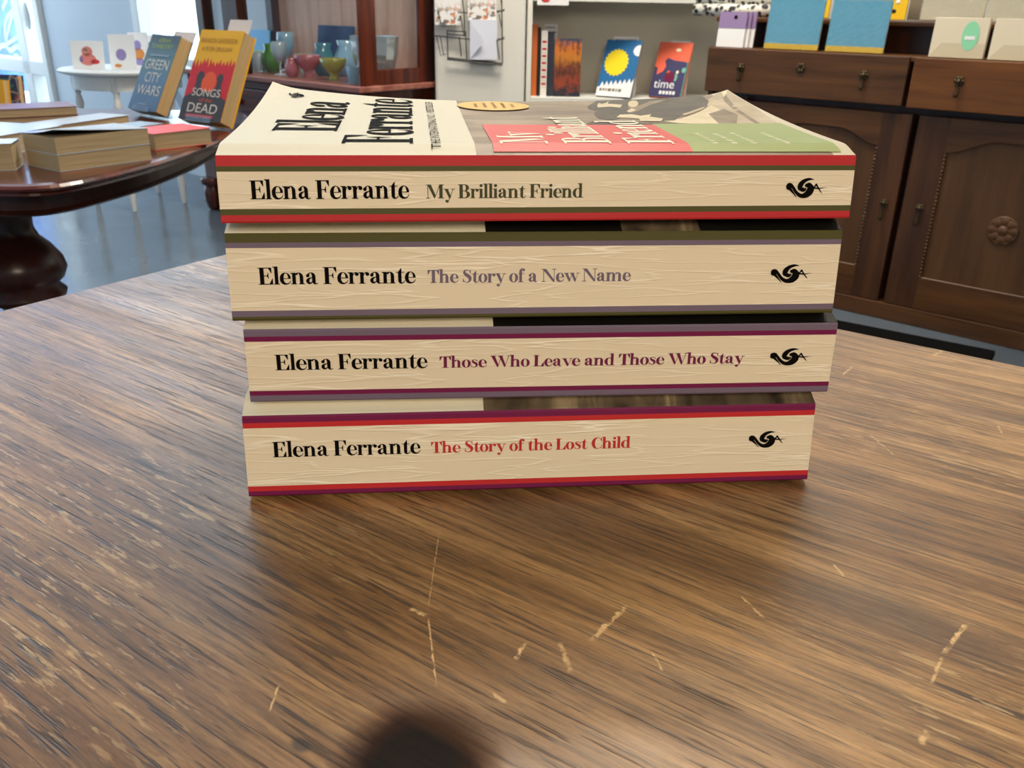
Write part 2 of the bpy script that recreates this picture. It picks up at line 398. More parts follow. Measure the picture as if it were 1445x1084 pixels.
# ------------------------------------------------------------------ Didone lettering, drawn as outlines
def R(x0, y0, x1, y1): return [[(x0, y0), (x1, y0), (x1, y1), (x0, y1)]]
def P(*pts): return [list(pts)]
def Ball(x, y, r, ry=None): return [[(x+r*math.cos(2*PI*k/18), y+(ry or r)*math.sin(2*PI*k/18)) for k in range(18)]]
def Arc(cx, cy, rx, ry, ix, rx2, ry2, a0, a1, n=22):
    out = []
    for k in range(n):
        q = []
        for a in (a0+(a1-a0)*k/n, a0+(a1-a0)*(k+1)/n):
            r_ = math.radians(a); q.append(((cx+rx*math.cos(r_), cy+ry*math.sin(r_)), (ix+rx2*math.cos(r_), cy+ry2*math.sin(r_))))
        out.append([q[0][0], q[1][0], q[1][1], q[0][1]])
    return out
def Strk(pts, ws, n=7):
    V2 = [Vector((*p, w_)) for p, w_ in zip(pts, ws)]; s = []
    for i in range(len(V2)-1):
        p0, p1, p2, p3 = V2[max(i-1, 0)], V2[i], V2[i+1], V2[min(i+2, len(V2)-1)]
        for k in range(n):
            t_ = k/n; s.append(.5*((2*p1)+(p2-p0)*t_+(2*p0-5*p1+4*p2-p3)*t_*t_+(3*p1-p0-3*p2+p3)*t_**3))
    s.append(V2[-1]); side = []
    for i, p in enumerate(s):
        d = s[min(i+1, len(s)-1)]-s[max(i-1, 0)]; d = Vector((d.x, d.y)).normalized(); nn = Vector((-d.y, d.x))*max(p.z, .004)/2
        side.append(((p.x+nn.x, p.y+nn.y), (p.x-nn.x, p.y-nn.y)))
    return [[side[i][0], side[i+1][0], side[i+1][1], side[i][1]] for i in range(len(side)-1)]
hS = .034
def stem(x0, x1, top, foot=True, flag=True, l=.05, r=.05):
    o = R(x0, 0, x1, top)
    if foot: o += R(x0-l, 0, x1+r, hS)
    if flag: o += P((x0-.06, top), (x0, top), (x0, top-.055), (x0-.06, top-.028))
    return o
def nh(x):   # arch and right stem of n, h, m
    return Arc(x+.10, .31, .175, .18, x+.10, .04, .145, 0, 150) + R(x+.14, 0, x+.275, .32) + R(x+.09, 0, x+.325, hS)
GL = {
 'E': (.60, R(.07, 0, .23, .70)+R(.01, .666, .52, .70)+R(.01, 0, .55, hS)+R(.2, .345, .38, .375)+P((.52, .70), (.52, .47), (.50, .47), (.40, .67))+P((.55, 0), (.55, .25), (.53, .25), (.42, hS))+P((.40, .24), (.40, .48), (.385, .48), (.33, .36), (.385, .24))),
 'F': (.56, R(.07, 0, .23, .70)+R(.01, .666, .52, .70)+R(.01, 0, .31, hS)+R(.2, .335, .38, .365)+P((.52, .70), (.52, .47), (.50, .47), (.40, .67))+P((.40, .22), (.40, .47), (.385, .47), (.33, .35), (.385, .22))),
 'L': (.57, R(.07, 0, .23, .70)+R(.01, .666, .30, .70)+R(.01, 0, .53, hS)+P((.53, 0), (.53, .27), (.51, .27), (.38, hS))),
 'T': (.60, R(.22, 0, .38, .70)+R(.13, 0, .47, hS)+R(.02, .666, .58, .70)+P((.02, .70), (.02, .44), (.04, .44), (.15, .67))+P((.58, .70), (.58, .44), (.56, .44), (.45, .67))),
 'B': (.62, R(.07, 0, .23, .70)+R(.01, .666, .33, .70)+R(.01, 0, .33, hS)+R(.2, .355, .33, .385)+Arc(.32, .53, .21, .17, .32, .06, .14, -90, 90)+Arc(.33, .19, .25, .19, .33, .09, .155, -90, 90)),
 'M': (.90, R(.09, 0, .12, .70)+R(.01, 0, .20, hS)+R(.01, .666, .12, .70)+P((.08, .70), (.25, .70), (.48, .14), (.42, 0), (.40, 0))+P((.42, 0), (.46, .06), (.68, .64), (.66, .70))+R(.65, 0, .81, .70)+R(.57, 0, .88, hS)+R(.65, .666, .88, .70)),
 'N': (.76, R(.10, 0, .13, .70)+R(.01, 0, .22, hS)+R(.01, .666, .12, .70)+P((.05, .70), (.24, .70), (.66, .09), (.66, 0), (.60, 0))+R(.635, 0, .665, .70)+R(.54, .666, .76, .70)),
 'S': (.52, Strk([(.42, .52), (.37, .64), (.25, .683), (.14, .645), (.115, .55), (.18, .45), (.30, .36), (.385, .26), (.39, .14), (.33, .05), (.23, .017), (.11, .06), (.055, .19)], [.02, .03, .04, .075, .12, .16, .175, .165, .12, .07, .04, .03, .02])+P((.43, .70), (.43, .48), (.41, .48), (.38, .62), (.405, .66))+P((.04, 0), (.04, .24), (.06, .24), (.09, .09), (.065, .03))),
 'W': (1.0, P((.03, .70), (.21, .70), (.41, .10), (.37, -.01), (.34, -.01))+P((.35, -.01), (.37, -.01), (.55, .62), (.53, .66))+P((.41, .70), (.58, .70), (.76, .10), (.72, -.01), (.69, -.01))+P((.70, -.01), (.72, -.01), (.93, .69), (.90, .69))+R(0, .666, .28, .70)+R(.36, .666, .63, .70)+R(.82, .666, 1.0, .70)),
 'C': (.62, Arc(.33, .35, .29, .362, .36, .145, .33, 60, 300)+Strk([(.50, .655), (.545, .56), (.565, .46)], [.05, .03, .02])+P((.58, .70), (.58, .45), (.56, .45), (.50, .62), (.555, .655))+Strk([(.49, .04), (.56, .10), (.59, .21)], [.06, .035, .03])),
 'e': (.47, Arc(.235, .24, .21, .25, .255, .085, .222, 0, 180)+R(.12, .232, .44, .26)+Strk([(.095, .245), (.115, .13), (.185, .045), (.285, .022), (.385, .07), (.435, .16)], [.142, .14, .10, .055, .035, .02])),
 'l': (.28, stem(.07, .205, .74)),
 'i': (.28, stem(.07, .205, .48)+Ball(.138, .635, .078)),
 'n': (.59, stem(.07, .205, .48)+nh(.21)),
 'm': (.90, stem(.07, .205, .48)+nh(.21)+nh(.515)),
 'h': (.59, stem(.07, .205, .74)+nh(.21)),
 'r': (.45, stem(.07, .205, .48)+Strk([(.19, .30), (.225, .41), (.29, .462), (.36, .455)], [.02, .035, .035, .05])+Ball(.352, .398, .075)),
 'a': (.53, R(.27, .07, .405, .33)+Arc(.24, .33, .165, .16, .22, .05, .13, 0, 165)+Ball(.115, .355, .068)+Strk([(.29, .285), (.19, .245), (.125, .19), (.11, .12), (.15, .055), (.22, .05), (.29, .11)], [.025, .06, .11, .13, .10, .06, .03])+Strk([(.335, .10), (.37, .035), (.42, .015), (.50, .045)], [.13, .08, .045, .02])),
 't': (.37, R(.09, .09, .225, .48)+R(.01, .45, .33, .48)+P((.225, .47), (.225, .63), (.205, .63), (.09, .475))+Strk([(.157, .10), (.18, .04), (.24, .012), (.31, .045), (.345, .13)], [.135, .10, .05, .035, .02])),
 'y': (.54, P((.05, .48), (.20, .48), (.36, .10), (.31, -.02), (.275, -.02))+P((.45, .47), (.48, .47), (.25, -.14), (.21, -.17))+R(0, .447, .27, .48)+R(.36, .447, .56, .48)+Ball(.15, -.145, .07)+Strk([(.15, -.2), (.20, -.205), (.245, -.13)], [.03, .03, .03])),
 'd': (.57, Arc(.26, .24, .24, .252, .27, .095, .222, 50, 310)+R(.34, 0, .475, .74)+P((.27, .74), (.34, .74), (.34, .685), (.27, .712))+R(.34, 0, .54, hS)),
 'o': (.49, Arc(.24, .24, .225, .252, .24, .082, .228, 0, 360, 32)),
 'f': (.35, R(.08, 0, .215, .56)+R(.02, 0, .29, hS)+R(.01, .447, .33, .48)+Arc(.225, .56, .145, .185, .235, .02, .152, 60, 180)+Ball(.30, .66, .068)),
 'w': (.78, P((.04, .48), (.19, .48), (.34, .10), (.30, -.01), (.27, -.01))+P((.28, -.01), (.30, -.01), (.43, .42), (.41, .46))+P((.34, .48), (.49, .48), (.63, .10), (.59, -.01), (.56, -.01))+P((.57, -.01), (.59, -.01), (.735, .47), (.71, .47))+R(0, .447, .25, .48)+R(.30, .447, .54, .48)+R(.63, .447, .80, .48)),
 's': (.42, Strk([(.34, .36), (.29, .44), (.20, .468), (.125, .435), (.115, .37), (.17, .31), (.26, .25), (.31, .18), (.30, .09), (.24, .025), (.17, .015), (.09, .05), (.045, .14)], [.018, .028, .034, .06, .095, .12, .135, .12, .085, .05, .034, .028, .018])+P((.345, .48), (.345, .34), (.33, .34), (.30, .43))+P((.04, 0), (.04, .17), (.055, .17), (.08, .06))),
 'v': (.54, P((.05, .48), (.20, .48), (.36, .08), (.31, -.01), (.275, -.01))+P((.30, -.01), (.32, -.01), (.48, .47), (.45, .47))+R(0, .447, .27, .48)+R(.36, .447, .56, .48)),
 ' ': (.25, []),
}
def glyphs(text, x0, x1, base, cap, place, mt, track=-.046, sub=1):
    """text from x0 to x1; place(x, y) puts a point on the surface it is printed on"""
    adv = sum(GL[c][0]+track for c in text)-track; sx = (x1-x0)/adv; sy = cap/.70; b = MB(); x = 0
    for c in text:
        for poly in GL[c][1]:
            if sub > 1 and len(poly) == 4:
                a_, b_, c_, d_ = [Vector(p_) for p_ in poly]
                if (b_-a_).length < (d_-a_).length: a_, b_, c_, d_ = b_, c_, d_, a_
                for k in range(sub):
                    f, g = k/sub, (k+1)/sub; q = [a_.lerp(b_, f), a_.lerp(b_, g), d_.lerp(c_, g), d_.lerp(c_, f)]
                    b.poly([place(x0+(x+p_.x)*sx, base+p_.y*sy) for p_ in q], mt)
                continue
            b.poly([place(x0+(x+px)*sx, base+py*sy) for px, py in poly], mt)
        x += GL[c][0]+track
    return b
# the publisher's long-billed bird emblem: unit box 0..1 across, y up around 0
BIRD = (Ball(.075, .10, .068, .075) + Strk([(.02, .10), (.05, .19), (.11, .19), (.18, .09), (.27, -.06), (.38, -.15), (.50, -.135), (.585, -.03), (.60, .09), (.56, .19), (.51, .215)], [.03, .07, .085, .075, .085, .125, .175, .185, .16, .11, .05])
        + Ball(.515, .165, .062) + P((.06, .05), (.11, .12), (.29, -.21)) + P((.09, .04), (.14, .06), (.29, -.21), (.26, -.19))
        + Strk([(.66, .34), (.55, .355), (.43, .30), (.355, .19), (.345, .06), (.40, .015)], [.01, .075, .11, .13, .10, .04])
        + Strk([(.66, .345), (.56, .375), (.47, .36)], [.01, .03, .01]) + Ball(.41, .05, .05) + Strk([(.36, .02), (.43, -.01), (.48, .04), (.47, .09)], [.05, .05, .045, .02])
        + P((.635, .06), (.725, .215), (.765, .205), (.68, .06)) + P((.70, .20), (.735, .225), (.90, -.09), (.84, -.03)) + P((.635, .06), (.635, .12), (.80, .085), (1.0, .105), (.80, .045)))
# ------------------------------------------------------------------ the four stacked novels
def spine_mat():
    m = mat('creased_cream_spine', rgb(228, 214, 186), .42, .45); t = NT(m)
    def ridges(sx, sz, lo, hi, seed):  # long thin reading creases
        n = t.noise(t.coord((sx, 30, sz), (seed, 0, seed*.7)), 1, 2.5, .5, .15)
        return t.ramp(t.math('ABSOLUTE', t.math('SUBTRACT', n, .5)), [(lo, 1), (hi, 0)])
    g = t.noise(t.coord((10, 10, 60), (5, 1, 2)), 1, 2)
    keep = t.ramp(g, [(.40, 0), (.58, 1)])
    a = ridges(8, 130, .004, .024, 1.3); b_ = ridges(13, 190, .003, .018, 7.7)
    h = t.math('ADD', t.math('MULTIPLY', a, keep), t.math('MULTIPLY', b_, .45))
    und = t.noise(t.coord((9, 10, 110), (2, 2, 8)), 1, 2)
    t.bump(t.math('ADD', h, t.math('MULTIPLY', und, 1.3)), .42, .0006)
    t.base(t.mix(t.math('MULTIPLY', h, .42), rgb(228, 214, 186), rgb(248, 240, 220))); return m  # creases tinted paler, imitating ridges lit from above
M['spine'] = spine_mat()
def ink(name, r, g, b_, rough=.45): return mat(name, rgb(r, g, b_), rough, .25)
M['red'] = ink('red_cover_ink', 184, 44, 48); M['olive'] = ink('olive_ink', 78, 76, 36); M['violet'] = ink('grey_violet_ink', 112, 98, 116)
M['plum'] = ink('plum_ink', 112, 22, 70); M['scarlet'] = ink('scarlet_ink', 190, 44, 46); M['olive_t'] = ink('olive_lettering', 60, 64, 32)
M['cream'] = ink('cream_cover', 222, 216, 194, .55); M['cover_black'] = ink('black_cover', 14, 13, 12)
M['ink'] = mat('black_ink', rgb(14, 11, 10), .8, .05)
M['worn'] = mat('worn_paper_edge', rgb(238, 230, 208), .8)
M['coral'] = ink('coral_panel_ink', 216, 74, 72); M['sage'] = ink('sage_panel_ink', 150, 164, 96); M['gold'] = ink('gold_sticker_ink', 226, 182, 70, .35)
M['title_white'] = ink('cream_title_ink', 246, 238, 214)
m = mat('sepia_photograph', rgb(150, 130, 106), .4, .25); t = NT(m)
t.base(t.mix(t.ramp(t.noise(t.coord((18, 90, 10)), 1, 5, .6, .6), [(.40, 0), (.66, .7)]), t.ramp(t.noise(t.coord((14, 22, 10)), 1, 5, .6, .4), [(.3, rgb(116, 96, 76)), (.55, rgb(164, 142, 116)), (.8, rgb(196, 176, 146))]), rgb(92, 74, 58))); M['sepia'] = m
m = mat('grey_photograph', rgb(96, 84, 66), .4, .25); t = NT(m)
t.base(t.ramp(t.noise(t.coord((60, 14, 10), (1, 2, 0), (0, 0, .5)), 1, 4, .6, .7), [(.34, rgb(40, 34, 28)), (.55, rgb(108, 94, 74)), (.72, rgb(182, 162, 126))])); M['greyphoto'] = m
m = mat('dark_photograph', rgb(20, 18, 16), .4, .25); t = NT(m)
t.base(t.ramp(t.noise(t.coord((26, 14, 10), (6, 2, 0)), 1, 3), [(.45, rgb(16, 14, 12)), (.7, rgb(150, 128, 96))])); M['darkphoto'] = m
M['margin'] = ink('pale_cover_margin', 206, 196, 172, .55); M['ph_dark'] = mottled('photo_dark', rgb(58, 50, 40), rgb(86, 76, 60), 90, .45); M['ph_mid'] = mottled('photo_mid', rgb(122, 106, 84), rgb(150, 132, 106), 90, .45); M['ph_light'] = mottled('photo_light', rgb(204, 186, 150), rgb(228, 212, 178), 60, .45); M['ph_pale'] = mottled('photo_pale', rgb(170, 152, 122), rgb(204, 186, 154), 70, .45)
BL, BD, TC = .198, .128, .00045
def sstep(x): x = min(1, max(0, x)); return x*x*(3-2*x)
class Book:
    def __init__(s, name, label, x, y, a, zb, t, lean, sh, bands, cols, curl):
        s.t, s.lean, s.sh, s.curl, s.bands, s.cols = t, lean, sh, curl, bands, cols
        s.root = thing(name, label, 'book', LR((x, y, TZ+zb), a), 'stack of four novels')
        s.cover()
    def top(s, q, v):                       # height of the front cover at q along the spine, v back from the spine
        u = max(0, min(1, (v-s.lean)/(BD-s.lean)))
        z = s.t + s.sh*sstep((v-s.lean+.001)/.011)
        if s.curl:
            k = (abs(q)/(BL/2))
            c = (.0010 + (.0058 if q < 0 else .0040)*k**2.2 + (.0016*max(0, (k-.88)/.12)**2))
            z += c*u**2.2
        return z
    def prof(s, q):
        """outer outline from the bottom fore-edge round the spine to the top fore-edge: (v, z, band index)"""
        t, l = s.t, s.lean; r = .0011; o = [(BD, -.0008, 9), (.03, -.0008, 9), (.006, -.0008, 9), (.0022, -.0004, 9)]
        zs = [r*.55]+[t*(1-f) for f in reversed(s.bands[1:-1])]+[t-r*.55]
        o += [(r*.4, 0.0, 9)]
        for i, z in enumerate(zs): o.append((l*z/t, z, i))
        o.append((l+r*.4, t, 9))
        for v in (.0012, .002, .003, .0045, .006, .008, .010, .013, .018, .025, .035, .045, .055, .065, .075, .085, .094, .102, .110, .117, .123, BD):
            o.append((l+v if v < .05 else v, s.top(q, l+v if v < .05 else v), 8))
        return o
    def cover(s):
        N = 54; qs = [BL*(k/N-.5) for k in range(N+1)]
        P0 = s.prof(0); n = len(P0); outer, inner = [], []
        for q in qs:
            pr = s.prof(q); outer.append([(q, v, z) for v, z, _ in pr]); row = []
            for i, (v, z, _) in enumerate(pr):
                a = pr[max(0, i-1)]; c = pr[min(n-1, i+1)]; d = Vector((c[0]-a[0], c[1]-a[1])).normalized()
                row.append((q, v+d.y*TC if z > -.0005 else v, z-d.x*TC) if i not in (0,) else (q, v, z+TC))
            inner.append(row)
        nb = len(s.bands)-1
        def pick(a, b):
            k0, k1 = P0[b][2], P0[b+1][2]
            if k0 == 9 and k1 == 9: return M[s.cols['back']]
            if k0 == 8 or (k1 == 8): return s.front(qs[a]+BL/N/2)
            i = k0 if k0 != 9 else 0
            if k0 == 9: return M[s.cols['bands'][-1]]
            if k1 == 9: return M[s.cols['bands'][0]]
            return M[s.cols['bands'][nb-1-i]]
        m_ = MB(); m_.grid(outer, lambda a, b: pick(a, b)); m_.grid([r[::-1] for r in inner], M['worn'])
        for rows in ((outer[0], inner[0]), (inner[-1], outer[-1])): m_.grid(rows, M['worn'])
        m_.grid([[r[0] for r in outer], [r[0] for r in inner]], M['worn']); m_.grid([[r[-1] for r in inner], [r[-1] for r in outer]], M['worn'])
        m_.build('cover', s.root, recalc=False)
        # the block of pages, set back a little at head, tail and fore-edge
        e = .0012; rows = []
        for q in [-(BL/2-e)+(BL-2*e)*k/12 for k in range(13)]:
            sv = s.curl; s.curl = 0; pr = s.prof(q); s.curl = sv; row = []
            for i, (v, z, _) in enumerate(pr):
                a = pr[max(0, i-1)]; c = pr[min(n-1, i+1)]; d = Vector((c[0]-a[0], c[1]-a[1])).normalized(); T2 = TC*1.25
                vv = v+d.y*T2 if z > -.0005 else v; zz = z-d.x*T2 if i else z+T2
                row.append((q, min(vv, BD-.0015), zz))
            rows.append(row)
        p = MB(); p.grid(rows, M['pages'], True); p.poly(rows[0], M['pages']); p.poly(rows[-1][::-1], M['pages'])
        p.build('page_block', s.root)
    def front(s, q):
        c = s.cols['front']; k = 0
        for lim, name in c:
            if q < lim: return M[name]
        return M[c[-1][1]]
    def letter(s, name, text, x0, x1, base, cap, mk, lab=None):
        pl = lambda x, y: (x, s.lean*y/s.t-.00016, y)
        o = glyphs(text, x0, x1, base, cap, pl, M[mk]).build(name, s.root, recalc=False); tag(o, lab)
    def bird(s, x0, x1, zc, h):
        b = MB()
        for poly in BIRD: b.poly([(x0+px*(x1-x0), s.lean*(zc+(py-.085)*h)/s.t-.00016, zc+(py-.085)*h) for px, py in poly], M['ink'])
        b.build('bird_emblem', s.root, recalc=False)
    def on(s, q, v, dz=.00022): return (q, v, s.top(q, v)+dz)
    def patch(s, b, q0, q1, v0, v1, mk, dz=.00014, n=16):
        b.grid([[s.on(q0+(q1-q0)*i/n, v0+(v1-v0)*j/n, dz) for i in range(n+1)] for j in range(n+1)], M[mk])

B1 = Book('novel', 'topmost novel of the stack, its cover showing a sepia photo and coral title panel', .0101, .2689, .1156, .0956, .0197, .0022, .0024,
          [0, .155, .234, .786, .876, 1], {'bands': ['red', 'olive', 'spine', 'olive', 'red'], 'front': [(-.0210, 'cream'), (.0925, 'sepia'), (9, 'margin')], 'back': 'cream'}, True)
B2 = Book('novel', 'second novel from the top, thick cream spine with olive and grey-violet bands', .0093, .2696, .0966, .0636, .0277, .0025, .00325,
          [0, .103, .163, .881, .951, 1], {'bands': ['olive', 'violet', 'spine', 'violet', 'olive'], 'front': [(-.0185, 'cream'), (.0245, 'cover_black'), (.0500, 'greyphoto'), (9, 'cover_black')], 'back': 'cream'}, False)
B3 = Book('novel', 'third novel from the top, cream spine with grey-violet and plum bands and longest title', .0119, .2695, .087, .0348, .0253, .001, .00275,
          [0, .095, .163, .841, .905, 1], {'bands': ['violet', 'plum', 'spine', 'plum', 'violet'], 'front': [(-.0175, 'cream'), (9, 'cover_black')], 'back': 'cream'}, False)
B4 = Book('novel', 'bottom novel of the stack lying on the wooden table, plum and scarlet bands', .0091, .2656, .0955, .0012, .0290, .0034, .0040,
          [0, .083, .147, .867, .931, 1], {'bands': ['plum', 'scarlet', 'spine', 'scarlet', 'plum'], 'front': [(-.0195, 'cream'), (9, 'greyphoto')], 'back': 'cream'}, False)
for B, base, a1, title, tk, cap, tcap, t1, bz, bb, tx0 in (
        (B1, .0071, -.0424, 'My Brilliant Friend', 'olive_t', .0055, .0041, .0113, .0097, (.0769, .0899), -.0376),
        (B2, .0117, -.0405, 'The Story of a New Name', 'violet', .0054, .0042, .0292, .0136, (.0763, .0900), -.0370),
        (B3, .0113, -.0400, 'Those Who Leave and Those Who Stay', 'plum', .0054, .0040, .0677, .0134, (.0769, .0911), -.0363),
        (B4, .0143, -.0399, 'The Story of the Lost Child', 'scarlet', .0055, .0041, .0334, .0161, (.0760, .0895), -.0366)):
    B.letter('author_lettering', 'Elena Ferrante', -.0899, a1, base, cap, 'ink')
    B.letter('title_lettering', title, tx0, t1, base, tcap, tk)
    B.bird(bb[0]-.0003, bb[1]+.0004, bz, .0101)
# printing on the top cover
def cov(px, py):
    p = B1.root.matrix_world.inverted() @ atz(px, py, TZ+.0956+.0197+.0030); return p.x, p.y
def shapes(polys):
    b = MB()
    for mk, dz, (ox, oy, sc), pts in polys:
        q = [cov(ox+x/sc, oy+y/sc) for x, y in pts]; q = [B1.on(min(x, BL/2-.0004), max(.0035, min(y, BD-.0008)), dz) for x, y in q]
        c_ = sum((Vector(p) for p in q), Vector())/len(q); c_ = Vector(B1.on(c_.x, c_.y, dz))
        ear = bmesh.new(); f_ = ear.faces.new([ear.verts.new(p) for p in q]); tr = bmesh.ops.triangulate(ear, faces=[f_])
        bmesh.ops.subdivide_edges(ear, edges=ear.edges, cuts=3, use_grid_fill=True)
        for f in ear.faces: b.poly([B1.on(v.co.x, v.co.y, dz) for v in f.verts], M[mk])
        ear.free()
    return b
o1, o3, o2 = (800, 120, 6.568), (960, 120, 5.557), (800, 110, 3.44)
b = shapes([
    ('ph_pale', .00006, o3, [(100, 92), (320, 56), (380, 84), (620, 215), (760, 300), (760, 330), (480, 330), (220, 240), (200, 170)]),
    ('ph_mid', .00010, o3, [(165, 90), (355, 165), (450, 220), (630, 304), (600, 310), (430, 228), (340, 182), (180, 106)]),
    ('ph_mid', .00010, o3, [(220, 240), (340, 215), (450, 250), (440, 312), (300, 300)]),
    ('ph_light', .00013, o3, [(160, 84), (205, 100), (350, 160), (330, 166), (200, 112)]),
    ('ph_light', .00008, o1, [(890, 332), (1060, 312), (1180, 282), (1260, 255), (1330, 230), (1400, 250), (1445, 290), (1445, 360), (1060, 352)]),
    ('ph_light', .00008, o2, [(-50, 356), (-30, 345), (60, 356), (60, 376), (-50, 376)]),
    ('ph_dark', .00012, o1, [(190, 208), (270, 165), (420, 137), (640, 130), (800, 134), (950, 152), (1100, 142), (1200, 160), (1310, 205), (1290, 235), (1180, 252), (1060, 287), (1000, 327), (890, 332), (780, 302), (640, 292), (500, 302), (420, 322), (300, 307), (250, 272), (280, 242), (200, 232)]),
    ('ph_mid', .00018, o1, [(560, 215), (650, 218), (760, 188), (920, 182), (770, 212), (650, 254), (600, 264)]),
    ('ph_light', .00022, o1, [(278, 207), (292, 186), (325, 194), (366, 186), (388, 174), (376, 194), (512, 204), (492, 226), (400, 216), (290, 221)]),
    ('ph_light', .00022, o1, [(612+48*math.cos(k*PI/7), 200+23*math.sin(k*PI/7)) for k in range(14)]),
    ('ph_light', .00022, o1, [(552, 251), (600, 232), (642, 245), (580, 264)]),
    ('ph_light', .00022, o1, [(458, 301), (490, 279), (600, 277), (680, 290), (782, 279), (764, 297), (890, 314), (872, 336), (680, 332), (668, 313), (560, 306)]),
    ('ph_pale', .00022, o1, [(1070, 282), (1280, 234), (1262, 252), (1090, 294)]),
    ('ph_dark', .00016, o1, [(180, 352), (250, 326), (520, 336), (760, 346), (1060, 352), (1445, 368), (1445, 382), (1060, 378), (860, 397), (600, 397), (640, 370), (300, 372)]),
    ('ph_light', .00013, o1, [(10, 140), (40, 134), (90, 160), (70, 170)]),
    ('ph_dark', .0001, o2, [(-230, 374), (-160, 360), (-60, 350), (60, 350), (-40, 362), (-120, 376)]),
    ('ph_dark', .0001, o2, [(560, 352), (830, 350), (1000, 352), (1120, 352), (1100, 374), (560, 378)]),
    ('ph_light', .0002, o2, [(108, 352), (128, 352), (140, 378), (118, 378)]), ('ph_light', .0002, o2, [(160, 352), (210, 352), (220, 378), (166, 378)]), ('ph_light', .0002, o2, [(280, 352), (325, 352), (335, 378), (276, 378)]),
    ('ph_light', .0002, o2, [(830, 346), (850, 350), (872, 374), (856, 374)]), ('ph_light', .0002, o2, [(495, 350), (515, 350), (545, 376), (520, 376)])])
b.build('cover_photo_figures', B1.root, recalc=False)
b = MB(); B1.patch(b, -.0165, .0462, .0045, .0535, 'coral', .00026); b.build('coral_panel', B1.root, recalc=False)
b = MB(); B1.patch(b, .0462, .0950, .0045, .0560, 'sage', .00026); tag(b.build('sage_panel', B1.root, recalc=False), 'sage green panel')
# loose squiggles of the tiny quote on the green panel (too small to read)
b = MB(); rr = random.Random(3)
for k, q in enumerate((.0560, .0625, .0690, .0800)):
    v = .010
    while v < (.030 if k < 3 else .034):
        L_ = rr.uniform(.0012, .0034)
        for j in range(int(L_/.0006)):
            h_ = rr.uniform(.0012, .0022)
            b.poly([B1.on(q-h_, v+j*.0006, .0004), B1.on(q, v+j*.0006, .0004), B1.on(q, v+j*.0006+.0003, .0004), B1.on(q-h_, v+j*.0006+.0003, .0004)], M['title_white'])
        v += L_+.0012
b.build('quote_lettering', B1.root, recalc=False)
def cover_text(name, text, v0, v1, base_q, cap, mk, dz=.0004):
    glyphs(text, v0, v1, 0, cap, lambda x, y: B1.on(base_q-y, x, dz), M[mk], sub=10).build(name, B1.root, recalc=False)
cover_text('cover_author', 'Elena', .035, .107, -.0660, .0212, 'ink', .00024)
cover_text('cover_author', 'Ferrante', .0100, .1235, -.0410, .0218, 'ink', .00024)
cover_text('cover_title', 'My', .0095, .034, .0010, .0150, 'title_white')
cover_text('cover_title', 'Brilliant', .0095, .075, .0212, .0150, 'title_white')
cover_text('cover_title', 'Friend', .0095, .065, .0415, .0150, 'title_white')
b = MB(); c0 = (-.0075, .1085)
b.poly([B1.on(c0[0]+.0150*math.cos(2*PI*k/40), c0[1]+.0150*math.sin(2*PI*k/40), .0005) for k in range(40)], M['gold'])
st = b.build('round_sticker', B1.root, recalc=False); tag(st, 'round gold sticker')
b = MB(); m = ink('sticker_print', 168, 118, 36)
for k in range(5):
    q = -.0155+k*.0038; w_ = .0085-.0016*abs(k-2); v = c0[1]-w_
    while v < c0[1]+w_:
        L_ = rr.uniform(.001, .003); b.poly([B1.on(q, v, .00065), B1.on(q+.0013, v, .00065), B1.on(q+.0013, v+L_, .00065), B1.on(q, v+L_, .00065)], m); v += L_+.0009
b.build('print', st, recalc=False)
# the small bird at the far left of the cover
b = MB()
for poly in BIRD: b.poly([B1.on(-.0870+.0+(py+.0)*-.010+.0, .1075+px*.012, .0004) for px, py in poly], M['ink'])
b.build('bird_emblem', B1.root, recalc=False)

def sans(name, text, mt, Mx, width=None, height=None, parent=None, align='CENTER'):
    """flat lettering in Blender's own built-in face, local x right, y up"""
    c = bpy.data.curves.new(name, 'FONT'); c.body = text; c.align_x = align; o = bpy.data.objects.new(name, c); COL.objects.link(o)
    me = bpy.data.meshes.new_from_object(o.evaluated_get(bpy.context.evaluated_depsgraph_get())); bpy.data.objects.remove(o)
    xs = [v.co.x for v in me.vertices]; ys = [v.co.y for v in me.vertices]
    sy = height/(max(ys)-min(ys)) if height else 1; sx = width/(max(xs)-min(xs)) if width else sy
    if not height: sy = sx
    x0 = (max(xs)+min(xs))/2 if align == 'CENTER' else min(xs)
    for v in me.vertices: v.co = Vector(((v.co.x-x0)*sx, (v.co.y-min(ys))*sy, 0))
    me.transform(Mx) if Mx is not None else None
    me.materials.clear(); me.materials.append(mt)
    r = bpy.data.objects.new(name, me); COL.objects.link(r); r.parent = parent
    return r
o = sans('cover_strapline', 'THE INTERNATIONAL NO. 1 BESTSELLER', M['ink'], None, .112, .0030, B1.root, 'LEFT')
for v in o.data.vertices: x, y = v.co.x, v.co.y; v.co = B1.on(-.0325-y, .0060+x, .0004)

